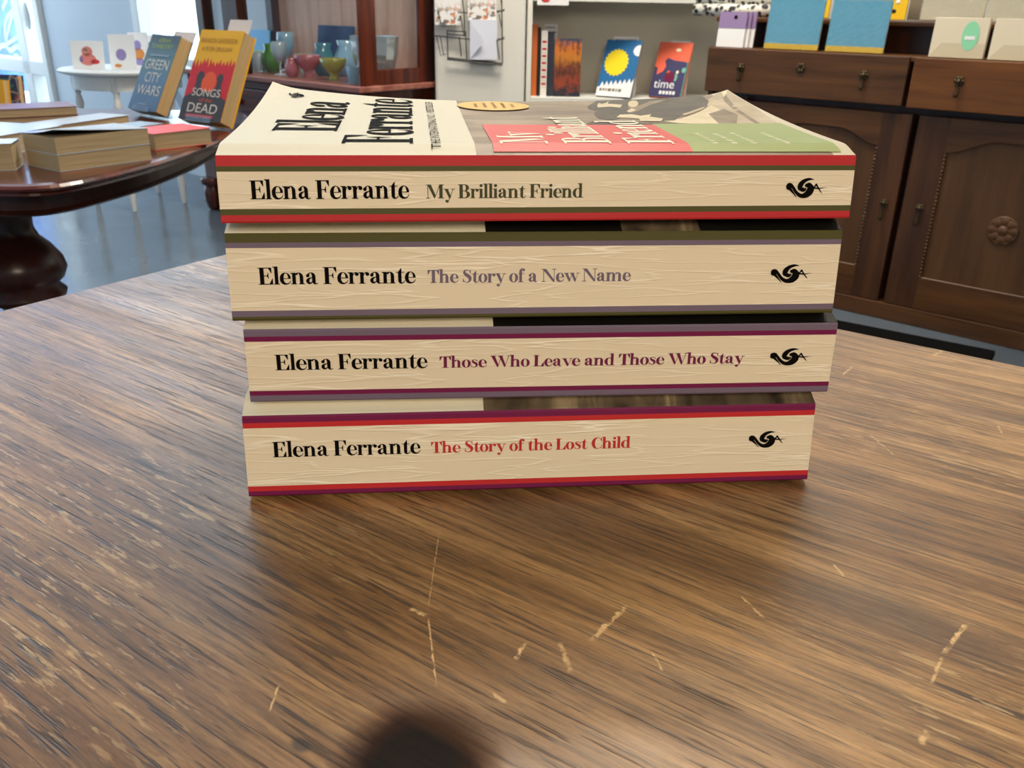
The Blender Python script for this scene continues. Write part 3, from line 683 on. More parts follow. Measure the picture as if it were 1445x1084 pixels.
# ------------------------------------------------------------------ sideboard on the right
SB0 = Vector((1.070, 2.734, 0)); SD = (Vector((1.496, 2.372, 0))-SB0).normalized()
SM = frame(SB0, SD)                        # local x along the front, local -y towards us
SN = SM.to_3x3() @ Vector((0, 1, 0))
def sbp(px, py, off=0): q = SM.inverted() @ atp(px, py, SB0+SN*off, SN); return q
sb = thing('sideboard', 'long carved brown sideboard with drawers above panelled doors, on the grey floor at right', 'sideboard', SM)
XL, XR, SDp = -.578, 1.32, .50
b = MB(); b.box((XL+.01, .055, .055), (XR, SDp, .775), M['darkwood']); b.box((XL+.01, .02, .055), (XL+.03, .055, .775), M['oak_v']); b.box((-.43, .02, .055), (-.422, .055, .64), M['oak_v']); b.box((XL+.0, .012, 0), (XR, SDp, .055), M['oak']); b.build('carcass', sb, bevel=.003)  # carcass coloured dark to deepen the shade in door and drawer gaps
b = MB(); b.box((XL, .012, .775), (XR, SDp+.01, .791), M['oak']); b.build('top_board', sb, bevel=.003)
b = MB(); b.box((XL+.05, .17, .791), (XR, .19, .868), M['darkwood']); b.build('back_panel', sb)
for x in (XL+.10, .14, .80):
    b = MB(); b.box((x, .16, .7915), (x+.03, .40, .868), M['darkwood']); b.build('shelf_bracket', sb)
b = MB(); b.box((XL-.03, .10, .868), (XR, .42, .884), M['oak']); b.build('raised_shelf', sb, bevel=.004)
def drop_handle(parent, x, y, z, drop=.034, s=1.0):
    h = MB(); T = SM.copy(); T = Matrix.Translation((x, y, z)) @ Matrix.Rotation(PI/2, 4, 'X')
    for k in range(6): h.ball((.0085*s*math.cos(k*PI/3), .0085*s*math.sin(k*PI/3), .002), .0062*s, M['brass'], T, 8, (1, 1, .6))
    h.ball((0, 0, .004), .008*s, M['brass'], T, 10)
    o = h.build('drawer_pull', parent, True)
    d = MB(); T2 = Matrix.Translation((x, y-.010, z-.008))
    d.lathe([(.0018, 0), (.0024, -drop*.4), (.0052, -drop*.72), (.0066, -drop*.88), (.004, -drop), (.0005, -drop-.002)], M['brass'], T2, 10); d.build('drop', o, True)
def drawer(x0, x1, yf, mk, handles, key=None):
    b = MB(); b.box((x0, yf, .652), (x1, .06, .790), M[mk]); d = b.build('drawer', sb, bevel=.003)
    for x in handles: drop_handle(d, x, yf-.002, .733)
    if key is not None:
        k = MB(); T = Matrix.Translation((key, yf-.001, .742)) @ Matrix.Rotation(PI/2, 4, 'X')
        for a in range(6): k.ball((.0095*math.cos(a*PI/3), .0095*math.sin(a*PI/3), .001), .0065, M['brass'], T, 8, (1, 1, .5))
        k.build('keyhole_rosette', d, True)
drawer(-.572, .082, 0, 'oak', (sbp(1046, 92).x, sbp(1220, 103).x), sbp(1132, 82).x)
drawer(.102, .735, -.020, 'oak2', (sbp(1353, 120, -.02).x, .60))
drawer(.755, 1.31, 0, 'oak', (.86, 1.2))
def door(x0, x1, rail, inner0, inner1, hx):
    yf = .014; z0, z1 = .058, .630; b = MB()
    # frame: stiles, bottom rail, and a top rail cut to a shallow ogee arch
    b.box((x0, yf, z0), (inner0, yf+.02, z1), M['oak_v']); b.box((inner1, yf, z0), (x1, yf+.02, z1), M['oak_v'])
    zb, zt, za = .155, .535, .578
    b.box((inner0, yf, z0), (inner1, yf+.02, zb), M['oak'])
    n = 24; arch = []
    for k in range(n+1):
        f = k/n; g = sstep(min(1, min(f, 1-f)/.34)); arch.append((inner0+(inner1-inner0)*f, zt+(za-zt)*g))
    for k in range(n):
        (xa, ya), (xb, yb) = arch[k], arch[k+1]
        q = [(xa, ya), (xb, yb), (xb, z1), (xa, z1)]
        Mz = Matrix(((1, 0, 0, 0), (0, 0, 1, 0), (0, 1, 0, 0), (0, 0, 0, 1)))
        b.prism(q, yf, yf+.02, M['oak'], Mz)
    d = b.build('door', sb)
    pn = MB(); pn.box((inner0-.004, yf+.008, zb-.004), (inner1+.004, yf+.016, za+.02), M['panel']); pn.build('panel', d)
    mo = MB(); ring = [(inner0, zb), (inner0, zt)]+arch[1:-1]+[(inner1, zt), (inner1, zb)]
    ring = [Vector((x, yf+.004, z)) for x, z in ring]
    for i in range(len(ring)):
        a, c = ring[i], ring[(i+1) % len(ring)]; mo.tube([a, c], .0042, M['oak'], 6)
    for i in range(int((zt-zb)/.011)):
        for x in (inner0+.002, inner1-.002): mo.ball((x, yf+.001, zb+.006+i*.011), .0042, M['oak'], None, 6)
    mo.build('beaded_moulding', d, True)
    cv = MB(); xm = (inner0+inner1)/2; zm = .335
    T = Matrix.Translation((xm, yf+.008, zm)) @ Matrix.Rotation(PI/2, 4, 'X')
    for k in range(8): cv.ball((.026*math.cos(k*PI/4), .026*math.sin(k*PI/4), 0), .017, M['panel'], T, 10, (1, 1, .4))
    cv.ball((0, 0, .002), .016, M['panel'], T, 10, (1, 1, .5)); cv.tube([(xm+.038*math.cos(a*PI/12), yf+.007, zm+.038*math.sin(a*PI/12)) for a in range(25)], .004, M['panel'], 6)
    cv.build('carved_rosette', d, True)
    drop_handle(d, hx, yf-.002, sbp(1245, 287).z, .044, .9)
door(-.42, .1165, 0, -.345, sbp(1220, 300).x-.002, sbp(1243, 300).x)
door(.137, .70, 0, sbp(1314, 300).x, .62, sbp(1295, 300).x)
door(.72, 1.30, 0, .80, 1.22, .77)
b = MB(); q0 = atz(1180, 455, 0); q1 = atz(1404, 499, 0); d_ = (q1-q0).normalized(); n_ = Vector((d_.y, -d_.x, 0))
b.prism([(q0-d_*.9)[:2], q1[:2], (q1+n_*.45)[:2], (q0-d_*.9+n_*.45)[:2]], 0, .010, mat('black_rubber', rgb(8, 8, 8), .9, .1))
tag(b.build('floor_mat', bevel=.004), 'black mat on the grey floor between the worn table and the sideboard', 'floor mat')

# goods on the sideboard
TOPZ, SHZ = .7912, .8842
def on_sb(px, py, yl): q = SM.inverted() @ atp(px, py, SB0+SN*yl, SN); return q.x
M['film'] = glassy('cellophane', (.96, .98, .99, 1), .2)
m = bpy.data.materials['cellophane']; nt = m.node_tree; nz = nt.nodes.new('ShaderNodeTexNoise'); nz.inputs['Scale'].default_value = 26; nz.inputs['Distortion'].default_value = 1.2
bp = nt.nodes.new('ShaderNodeBump'); bp.inputs['Strength'].default_value = .8; bp.inputs['Distance'].default_value = .03; nt.links.new(nz.outputs['Fac'], bp.inputs['Height'])
for x in nt.nodes:
    if x.type == 'BSDF_GLOSSY': nt.links.new(bp.outputs[0], x.inputs['Normal']); x.inputs['Roughness'].default_value = .08
M['nb_blue'] = mat('turquoise_cover', rgb(92, 172, 204), .35); M['nb_yellow'] = mat('yellow_cover', rgb(232, 190, 32), .4); M['lilac'] = mat('lilac_card', rgb(152, 128, 172), .6)
M['beige_card'] = mat('beige_card', rgb(224, 212, 186), .55); M['mint'] = mat('mint_label', rgb(144, 218, 174), .5); M['grey_card'] = mat('grey_card', rgb(120, 112, 96), .7)
def leaning(name, label, cat, px0, px1, py, yl, z, h, th=.014, lean=.10, group=None):
    x0, x1 = on_sb(px0, py, yl), on_sb(px1, py, yl)
    T = SM @ Matrix.Translation((x0, yl, z+.021*math.sin(lean)+.0003)) @ Matrix.Rotation(-lean, 4, 'X')
    return thing(name, label, cat, T, group), x1-x0
for (a, c, py, lab) in ((1079, 1154, 62, 'turquoise notebook in crinkled film with many highlights, left of the two'), (1165, 1246, 70, 'turquoise notebook in smooth film, right of the two')):
    t_, wd = leaning('notebook', lab, 'notebook', a, c, py, .03, TOPZ, .14, group='turquoise notebooks on the sideboard')
    b = MB(); b.box((0, 0, 0), (wd, .008, .145), M['pages']); b.build('page_block', t_)
    b = MB(); b.box((-.001, -.0015, .016), (wd+.001, 0, .146), M['nb_blue']); b.build('cover', t_)
    b = MB(); b.box((-.001, -.0018, 0), (wd+.001, 0, .016), M['nb_yellow']); tag(b.build('cover_band', t_), 'yellow band')
    b = MB(); n = 14; rows = [[(-.003+(wd+.006)*i/n, -.0035-.0012*math.sin(i*2.1+j*1.7)*math.sin(j*.9), -.001+.15*j/n+.001) for i in range(n+1)] for j in range(n+1)]
    b.grid(rows, M['film']); b.build('film_sleeve', t_, True, recalc=False)
for k, (a, c) in enumerate(((1008, 1043), (1046, 1055), (1056, 1066))):
    yl = .04+.012*k; x0, x1 = on_sb(1011, 56, .04)+(0, .012, .024)[k], on_sb(1049, 56, .04)+(0, .010, .022)[k]
    t_ = thing('gift_tag_pack', ('front pack of lilac and white gift tags on the sideboard', 'middle pack of lilac and white gift tags, half behind the front one', 'rear pack of lilac and white gift tags, nearest the turquoise notebook')[k], 'gift tags', SM @ Matrix.Translation((x0, yl, TOPZ+.0010)) @ Matrix.Rotation(-.10, 4, 'X'), 'lilac gift tag packs')
    wd = x1-x0; b = MB(); b.box((0, 0, 0), (wd, .006, .068), M['white_card']); b.build('card', t_)
    b = MB(); b.box((0, -.001, .058), (wd, .007, .108), M['lilac']); b.build('header', t_)
    b = MB(); b.lathe([(.006, 0), (.006, .0005)], M['ink'], Matrix.Translation((wd*.6, -.0015, .092)) @ Matrix.Rotation(PI/2, 4, 'X'), 12); b.build('hang_hole', t_)
for k, (a, c, py) in enumerate(((1309, 1386, 82), (1392, 1490, 87))):
    t_, wd = leaning('card_pack', ('beige card pack with oval mint label, left of the pair on the warm drawer', 'beige card pack at the right edge of the photo, mint label half cut off')[k], 'cards', a, c, py, .02-.02, TOPZ, .11, lean=.06, group='beige card packs')
    b = MB(); b.box((0, 0, 0), (wd, .016, .104), M['beige_card']); b.build('box', t_, bevel=.001)
    b = MB(); cxx = wd*(.70 if k == 0 else .62); b.poly([(cxx+.022*math.cos(q*PI/16), -.0012, .058+.038*math.sin(q*PI/16)) for q in range(32)][::-1], M['mint']); l_ = b.build('oval_label', t_, recalc=False)
    b = MB(); b.box((cxx-.014, -.0018, .048), (cxx+.013, -.0014, .057), M['white_card']); b.build('label_strip', l_)
    b = MB(); b.poly([(0, -.0007, 0), (wd, -.0007, 0), (wd, -.0007, .038), (wd*.2, -.0007, .038)], mat('tan_sleeve', rgb(208, 194, 164), .5)); b.build('sleeve_fold', t_, recalc=False)
for k, (a, c, py) in enumerate(((1296, 1385, 34), (1388, 1500, 40))):
    t_, wd = leaning('stationery_box', ('cream stationery box on the raised shelf behind the mint labelled pack', 'cream stationery box at the top right corner of the photo')[k], 'stationery', a, c, py, .16, SHZ, .13, lean=.08, group='cream boxes on the raised shelf')
    b = MB(); b.box((0, 0, 0), (wd, .02, .13), M['cream_card']); b.build('box', t_, bevel=.0015)
    b = MB(); b.box((-.002, -.002, -.0005+.0005), (wd+.002, -.001, .132), M['film']); b.build('film_sleeve', t_)
for k, (a, c, py, yl) in enumerate(((1150, 1168, 26, .20), (1240, 1276, 30, .16))):
    t_, wd = leaning('notepad', ('yellow notepad showing between the two turquoise notebooks', 'yellow notepad with white and black dots, right of the turquoise notebooks')[k], 'notepad', a, c, py, yl, SHZ, .11, lean=.08, group='yellow notepads on the raised shelf')
    b = MB(); b.box((0, 0, 0), (wd, .010, .12), M['nb_yellow']); b.build('cover', t_, bevel=.001)
    for x, z, mk in ((wd*.62, .050, 'white_card'), (wd*.52, .024, 'black'), (wd*.3, .085, 'white_card')):
        b = MB(); b.ball((x, -.001, z), .007, M[mk], None, 10, (1, .15, .8)); b.build('dot', t_, True)
t_, wd = leaning('greeting_card', 'plain grey card on the raised shelf between yellow notepad and cream box', 'card', 1278, 1294, 33, .22, SHZ, .1, lean=.08)
b = MB(); b.box((0, 0, 0), (wd+.02, .004, .12), M['grey_card']); b.build('card_leaf', t_)
m = mat('patterned_wrap', rgb(200, 200, 195), .5); t = NT(m); vz = t.n('ShaderNodeTexVoronoi'); vz.inputs['Scale'].default_value = 60; t.l(t.coord(), vz.inputs['Vector'])
t.base(t.ramp(vz.outputs['Distance'], [(.40, rgb(40, 40, 42)), (.55, rgb(226, 224, 214))])); M['wrap'] = m
x0 = on_sb(981, 15, .17); r_ = .020
t_ = thing('wrapping_paper_roll', 'roll of black and white patterned wrapping paper on the raised shelf end', 'wrapping paper', SM @ Matrix.Translation((x0, .17, SHZ+r_)))
b = MB(); b.lathe([(r_*.55, 0), (r_, 0), (r_, .30), (r_*.55, .30)], M['wrap'], Matrix.Rotation(PI/2, 4, 'Y'), 20); b.build('paper', t_, True)
b = MB(); b.lathe([(r_*.5, .002), (r_*.54, .002), (r_*.54, .298), (r_*.5, .298)], M['grey_card'], Matrix.Rotation(PI/2, 4, 'Y'), 16); b.build('core', t_, True)
t_ = thing('wrapping_paper_roll', 'second patterned roll lying on top of the first behind the gift tags', 'wrapping paper', SM @ Matrix.Translation((x0-.006, .195, SHZ+r_*2.72)))
b = MB(); b.lathe([(r_*.5, 0), (r_*.9, 0), (r_*.9, .30), (r_*.5, .30)], M['wrap'], Matrix.Rotation(PI/2, 4, 'Y'), 20); b.build('paper', t_, True)

# ------------------------------------------------------------------ white bookcase with three display books
BY = 3.6
pL = aty(742, 70, BY); zS = aty(850, 139, BY).z; zT = aty(860, 3, BY).z; xR = 1.02
M['bc'] = mat('bookcase_paint', rgb(226, 226, 220), .5); M['bc_back'] = mat('bookcase_back', rgb(216, 210, 194), .6)
bc = thing('bookcase', 'white painted bookcase with picture books on its low shelf, beside the sideboard', 'bookcase', Matrix.Translation((pL.x+.003, BY, 0)))
bw = xR-pL.x
b = MB(); b.box((0, 0, 0), (.020, .30, 1.9), M['bc']); b.build('side_panel', bc, bevel=.002)
b = MB(); b.box((bw-.02, 0, 0), (bw, .30, 1.9), M['bc']); b.build('side_panel', bc, bevel=.002)
b = MB(); b.box((.0205, .285, 0), (bw-.0205, .30, 1.9), M['bc_back']); b.build('back_panel', bc)
for z in (.12, zS-.02, zT, 1.3, 1.86):
    b = MB(); b.box((.0205, .002, z), (bw-.0205, .2845, z+.020), M['bc']); b.build('shelf', bc, bevel=.0015)
def pbook(name, label, x, y, z, wd, h, th, matf, rz=0, lean=.12, group='books on the white bookcase'):
    T = Matrix.Translation((x, y, z+th*math.sin(lean)+.0003)) @ Matrix.Rotation(rz, 4, 'Z') @ Matrix.Rotation(-lean, 4, 'X')
    t_ = thing(name, label, 'book', T, group)
    b = MB(); b.box((.002, .0015, .002), (wd-.002, th-.0015, h-.002), M['pages']); b.build('page_block', t_)
    b = MB(); b.box((0, 0, 0), (wd, .0015, h), matf); b.box((0, th-.0015, 0), (wd, th, h), matf); b.box((0, .0015, 0), (.0015, th-.0015, h), matf); b.build('cover', t_)
    return t_
SZ = zS+.0003
def px_x(px, py, y): return aty(px, py, y).x
# upright books seen by their spines
for nm, lab, p0, p1, h, cm, y in (('hardback', 'orange book at the left end of the white shelf', 749.5, 757, .265, mat('orange_cloth', rgb(206, 104, 40), .5), 3.66),
                                 ('hardback', 'dark book between the orange and the white spine', 757.5, 761, .255, M['black'], 3.65),
                                 ('paperback', 'white spined book with red print on the white shelf', 762, 771, .245, mat('white_spine', rgb(226, 222, 218), .5), 3.645),
                                 ('hardback', 'dark navy book behind the fiery picture book', 772, 780, .24, mat('navy_cloth', rgb(40, 44, 60), .5), 3.65)):
    x0, x1 = px_x(p0, 130, y), px_x(p1, 130, y)
    t_ = thing(nm, lab, 'book', Matrix.Translation((x0, y, SZ)), 'upright books on the white bookcase')
    wd = x1-x0-.0008
    b = MB(); b.box((.0015, .0015, .002), (wd-.0015, .15, h-.003), M['pages_x']); b.build('page_block', t_)
    b = MB(); b.box((0, 0, 0), (wd, .0015, h), cm); b.box((0, .0015, 0), (.0015, .152, h), cm); b.box((wd-.0015, .0015, 0), (wd, .152, h), cm); c_ = b.build('cover', t_)
    if 'red print' in lab:
        b = MB()
        for k in range(14): b.box((.004, -.0006, .03+k*.013), (wd-.004, -.0002, .03+k*.013+.008), M['scarlet'] if k % 2 else M['bc_back'])
        b.build('spine_print', t_)
FRY = 3.645
m = mat('fiery_cover', rgb(150, 70, 30), .4); t = NT(m); sp = t.n('ShaderNodeSeparateXYZ'); t.l(t.coord(), sp.inputs[0])
g = t.math('ADD', sp.outputs[2], t.math('MULTIPLY', t.math('SUBTRACT', t.noise(t.coord((30,)*3), 1, 4), .5), .10))
t.base(t.mix(t.ramp(t.noise(t.coord((60, 60, 30)), 1, 4), [(.5, 0), (.62, .7)]), t.ramp(t.math('DIVIDE', g, .23), [(.08, rgb(20, 34, 50)), (.2, rgb(150, 62, 34)), (.45, rgb(110, 50, 30)), (.62, rgb(196, 120, 30)), (.82, rgb(206, 110, 36)), (.93, rgb(34, 60, 92))]), rgb(60, 34, 28)))
x0, x1 = px_x(781, 132, FRY), px_x(818, 132, FRY)
pbook('picture_book', 'picture book with fiery orange cover standing on the white shelf', x0, FRY, SZ, x1-x0, .215, .018, m, 0, .03)
M['bookblue'] = mat('deep_blue_cover', rgb(34, 106, 162), .4); M['sunyellow'] = mat('sun_yellow', rgb(242, 216, 24), .4); M['coralred'] = mat('coral_cover', rgb(238, 104, 72), .4); M['navyc'] = mat('navy_cover', rgb(58, 54, 96), .4); M['teal'] = mat('teal_edge', rgb(110, 178, 160), .5)
# blue book with a yellow splash
y_ = 3.66; x0, x1 = px_x(840, 138, y_), px_x(887, 138, y_); bw_ = (x1-x0)*1.12
def sheared(name, label, x0, y_, wd, h, th, cm, shear):
    T = Matrix.Translation((x0, y_, SZ+th*math.sin(.40)+.0003)) @ Matrix.Rotation(shear, 4, 'Z') @ Matrix.Rotation(-.40, 4, 'X')
    t_ = thing(name, label, 'book', T, 'books on the white bookcase')
    b = MB(); b.box((.001, .0015, .0015), (wd-.0012, th-.0015, h-.0015), M['pages_x']); b.build('page_block', t_)
    b = MB(); b.box((0, 0, 0), (wd, .0015, h), cm); b.box((0, th-.0015, 0), (wd, th, h), cm); b.box((0, .0015, 0), (.0015, th-.0015, h), cm); b.build('cover', t_); return t_
h_ = .225
t_ = sheared('picture_book', 'deep blue picture book with a yellow splash on the white shelf', x0, y_, bw_, h_, .014, M['bookblue'], -.52)
b = MB(); b.poly([(bw_*.40+(.050+.003*(-1)**k)*math.cos(k*PI/20), -.0008, .135+(.052+.003*(-1)**k)*math.sin(k*PI/20)) for k in range(40)][::-1], M['sunyellow']); b.build('yellow_splash', t_, recalc=False)
b = MB(); b.poly([(min(bw_, bw_*.98+.024*math.cos(k*PI/12)), -.0008, .185+.022*math.sin(k*PI/12)) for k in range(24)][::-1], M['white_card']); b.build('white_bubble', t_, recalc=False)
b = MB(); pts = [(0, 0), (bw_, 0), (bw_, .075)]+[(bw_*(1-k/16), .045+.022*(1-k/16)+.010*(-1)**k) for k in range(1, 16)]+[(0, .036)]
b.poly([(x, -.0009, z) for x, z in pts], M['white_card']); b.build('white_fringe', t_, recalc=False)
b = MB(); rr = random.Random(9); x = .012
while x < bw_*.72: L_ = rr.uniform(.006, .016); b.box((x, -.0016, .020+rr.uniform(-.001, .001)), (x+L_, -.0012, .031), M['grey_card']); x += L_+.004
b.build('title_lettering', t_)
y_ = 3.665; x0, x1 = px_x(915, 137, y_), px_x(958, 137, y_); bw_ = (x1-x0)*1.12
t_ = sheared('picture_book', 'coral and navy picture book at the right of the white shelf', x0, y_, bw_, h_*.97, .016, M['coralred'], -.52)
b = MB(); hh = h_*.97
b.poly([(x*bw_, -.0009, z*hh) for x, z in ((0, 0), (1, 0), (1, .64), (.80, .66), (.55, .67), (.36, .71), (.28, .66), (.34, .56), (.27, .46), (.10, .40), (.10, .52), (0, .55))], M['navyc']); b.build('navy_landscape', t_, recalc=False)
b = MB(); rr = random.Random(4)
for x, z, rx, rz_, mk in ((.52, .36, .16, .10, 'scarlet'), (.70, .36, .05, .07, 'teal'), (.46, .42, .06, .06, 'coralred'), (.72, .46, .04, .03, 'cream_card'), (.62, .86, .08, .03, 'cream_card'), (.9, .5, .06, .05, 'teal')):
    b.poly([(bw_*(x+rx*math.cos(k*PI/8)), -.0014, hh*(z+rz_*math.sin(k*PI/8))) for k in range(16)][::-1], M[mk] if mk != 'scarlet' else M['plum'])
b.build('figures', t_, recalc=False)
sans('title_lettering', 'time', M['white_card'], Matrix.Translation((bw_*.40, -.0016, hh*.16)) @ Matrix.Rotation(PI/2, 4, 'X'), bw_*.62, None, t_)
b = MB(); x = bw_*.3
for k in range(5): b.box((x, -.0016, hh*.05), (x+.010, -.0012, hh*.05+.013), M['white_card']); x += .014
b.build('subtitle_lettering', t_)
b = MB()
for k in range(22): b.box((bw_-.006, -.0016, .004+k*.0064), (bw_-.001, -.0011, .0075+k*.0064), M['teal'])
b.build('teal_border', t_)
# shelf talker cards behind the books, and the price card at the top edge
for k, (a, c, p0, p1, y, lab) in enumerate(((768, 787, 34, 52, 3.74, 'small handwritten card above the white spined book'), (866, 902, 52, 62, 3.72, 'white note card above the blue picture book'), (947, 975, 58, 68, 3.725, 'white note card above the coral picture book'))):
    A, C_ = aty(a, p1, y), aty(c, p0, y)
    t_ = thing('note_card', lab, 'card', Matrix.Translation((A.x, y, SZ)), 'note cards on the white bookcase')
    b = MB(); b.box((0, 0, 0), (C_.x-A.x, .001, C_.z-SZ), M['white_card']); b.build('card_leaf', t_)
    b = MB(); hz = C_.z-SZ
    for j in range(2 if k == 0 else 1):
        x = .004
        while x < C_.x-A.x-.012: L_ = rr.uniform(.004, .010); b.box((x, -.0008, hz-.016-j*.018), (x+L_, -.0003, hz-.010-j*.018), M['grey_card']); x += L_+.003
    b.build('handwriting', t_)
A, C_ = aty(758, 7, BY-.002), aty(803, -9, BY-.002)
t_ = thing('price_card', 'white card with pink print clipped to the upper shelf of the bookcase', 'card', Matrix.Translation((A.x, BY-.0035, A.z)))
b = MB(); b.box((0, 0, 0), (C_.x-A.x, .002, C_.z-A.z), M['white_card']); b.build('card_leaf', t_, bevel=.0005)
b = MB(); b.ball((.032, -.001, .024), .018, M['coral'], None, 12, (1, .03, .8)); b.build('pink_print', t_, True)

# ------------------------------------------------------------------ wire card rack on the pier
KY = PY0-.022
def rk(px, py, dy=0): return aty(px, py, KY+dy)
r0 = rk(664, 45)
rack = thing('card_rack', 'black wire rack of greeting cards hanging on the white pier', 'card rack', Matrix.Translation((r0.x, KY, r0.z)))
def rl(px, py, dy=0): return rk(px, py, dy)-Vector((r0.x, KY, r0.z))
wires = MB(); wr = .0021
for pts in (((631, 43), (632, 82)), ((657, 46), (659, 86)), ((708, 0), (709, 90)), ((704, -20), (708, 8)), ((610, 14), (657, 18)), ((657, 18), (712, 15)), ((611, 50), (657, 55)), ((657, 55), (712, 55)),
            ((631, 43), (658, 45)), ((631, 48), (658, 50)), ((650, -20), (655, 20)), ((655, 20), (656, 50)), ((648, 52), (651, 80)), ((663, 56), (668, 82))):
    wires.tube([rl(*pts[0]), rl(*pts[1])], wr, M['wire'], 6)
for pts in (((616, 50), (622, 79), (630, 76)), ((621, 50), (626, 78)), ((650, 22), (655, 52)), ((701, 56), (705, 84)), ((704, 20), (709, 44)), ((618, 14), (623, 36), (628, 38)), ((702, 58), (712, 52)), ((701, 18), (712, 13))):
    wires.tube([rl(*p, -.012) for p in pts], wr*.8, M['wire'], 6)
wires.build('wire_frame', rack, True)
b = MB(); b.tube([rl(631, 82), rl(709, 90.5)], .005, M['wire'], 8); b.tube([rl(631, 84, -.02), rl(709, 92, -.02)], .0025, M['wire'], 8); b.build('bottom_bar', rack, True)
m = mat('illustrated_card', rgb(238, 238, 236), .6); t = NT(m); sp = t.n('ShaderNodeSeparateXYZ'); t.l(t.coord(), sp.inputs[0])
lowmask = t.ramp(t.math('DIVIDE', sp.outputs[2], .13), [(.30, 1), (.62, 0)])
f = t.math('MULTIPLY', t.ramp(t.noise(t.coord((48, 48, 48)), 1, 4), [(.5, 0), (.56, 1)]), lowmask)
c = t.ramp(t.noise(t.coord((40, 40, 40), (3, 3, 3)), 1, 2), [(.40, rgb(110, 104, 100)), (.5, rgb(212, 122, 66)), (.6, rgb(222, 170, 112))], 'CONSTANT')
t.base(t.mix(f, rgb(240, 240, 238), c)); M['illus'] = m
for lab, a, c_, p0, p1, dy in (('greeting card with orange and grey figures, upper left pocket of the rack', 614, 650, -24, 35, -.006), ('greeting card with orange figures, upper right pocket above the envelope', 660, 701, -30, 29, -.006)):
    A, C_ = rk(a, p1, dy), rk(c_, p0, dy)
    t_ = thing('greeting_card', lab, 'card', Matrix.Translation((A.x, A.y, A.z)), 'greeting cards in the wire rack')
    b = MB(); b.box((0, 0, 0), (C_.x-A.x, .002, C_.z-A.z), M['illus']); b.build('card_leaf', t_)
A, C_ = rk(663, 84, -.009), rk(702, 28, -.009); ew, eh = C_.x-A.x, C_.z-A.z
t_ = thing('envelope', 'pale white envelope with pointed flap in the lower right pocket of the rack', 'envelope', Matrix.Translation((A.x, A.y, A.z)))
M['env'] = mat('white_envelope', rgb(222, 226, 240), .7)
b = MB(); b.box((0, 0, 0), (ew, .004, eh), M['env']); b.build('body', t_)
b = MB(); f0 = [(0, -.0006, .002), (ew*.55, -.017, eh*.47), (0, -.0006, eh-.002)]; f1 = [(x, y-.0006, z) for x, y, z in f0]
b.poly(f0, M['env']); b.poly(f1[::-1], M['env'])
for i in range(3): b.poly([f0[i], f0[(i+1) % 3], f1[(i+1) % 3], f1[i]], M['env'])
b.build('flap', t_)

# ------------------------------------------------------------------ mahogany book table on the left
LZ = .65; LC = Vector((aty(28, 375, 1.79).x, 1.79, 0))
hx = -.600-LC.x; hy = .502
half = [(hx, 0), (hx-.001, -.03), (hx-.014, -.224), (hx-.043, -.364), (hx-.078, -.460), (hx-.123, -.498), (hx-.2, -.502), (hx-.4, -.502), (0, -.502)]
def mirror(h): 
    a = h[:]; a += [(-x, y) for x, y in reversed(h[:-1])]; a += [(x, -y) for x, y in reversed(a[1:-1])]; return a
base_out = mirror(half)
def smooth_outline(p, n=4):
    out = []; L_ = len(p)
    for i in range(L_):
        p0, p1, p2, p3 = [Vector(p[(i+k) % L_]) for k in (-1, 0, 1, 2)]
        for k in range(n):
            t_ = k/n; q = .5*((2*p1)+(p2-p0)*t_+(2*p0-5*p1+4*p2-p3)*t_*t_+(3*p1-p0-3*p2+p3)*t_**3); out.append((q.x, q.y))
    return out
base_out = smooth_outline(base_out)
def scaled(d): return [(x*(1-d/hx), y*(1-d/hy)) for x, y in base_out]
lt = thing('mahogany_table', 'dark glossy mahogany table with rounded corners, covered in books, at left', 'table', Matrix.Translation(LC))
b = MB(); rows = []
for d, z in ((.30, LZ), (.012, LZ), (.004, LZ-.002), (0, LZ-.006), (.002, LZ-.010), (.012, LZ-.012), (.010, LZ-.018), (.020, LZ-.022), (.30, LZ-.022)):
    rows.append([(x, y, z) for x, y in scaled(d)])
b.grid(rows, M['mahog'], True); b.poly(rows[0][::-1], M['mahog']); b.poly(rows[-1], M['mahog']); b.build('tabletop', lt)
b = MB(); o1, o2 = scaled(.055), scaled(.085)
b.grid([[(x, y, LZ-.0225) for x, y in o2], [(x, y, LZ-.0225) for x, y in o1], [(x, y, LZ-.050) for x, y in o1], [(x, y, LZ-.056) for x, y in scaled(.050)], [(x, y, LZ-.060) for x, y in scaled(.055)], [(x, y, LZ-.060) for x, y in o2], [(x, y, LZ-.0225) for x, y in o2]], M['darkwood'], True); b.build('apron', lt)
b = MB(); b.lathe([(.02, .10), (.05, .105), (.052, .20), (.050, .295), (.080, .312), (.083, .322), (.068, .338), (.083, .352), (.091, .372), (.086, .395), (.068, .422), (.049, .442), (.041, .462), (.042, .485), (.051, .515), (.068, .555), (.08, .60), (.09, LZ-.0235)], M['darkwood'], None, 36); b.build('pedestal', lt, True)
for k in range(4):
    a = PI/4+k*PI/2; b = MB(); c_, s_ = math.cos(a), math.sin(a)
    b.tube([(r*c_, r*s_, z) for r, z in ((.06, .14), (.14, .17), (.22, .155), (.32, .09), (.40, .045), (.46, .034))], [.040, .042, .038, .034, .032, .030], M['darkwood'], 12); f_ = b.build('leg', lt, True)
    b = MB(); b.ball((.455*c_, .455*s_, .0335), .033, M['darkwood']); b.build('scroll_foot', f_, True)

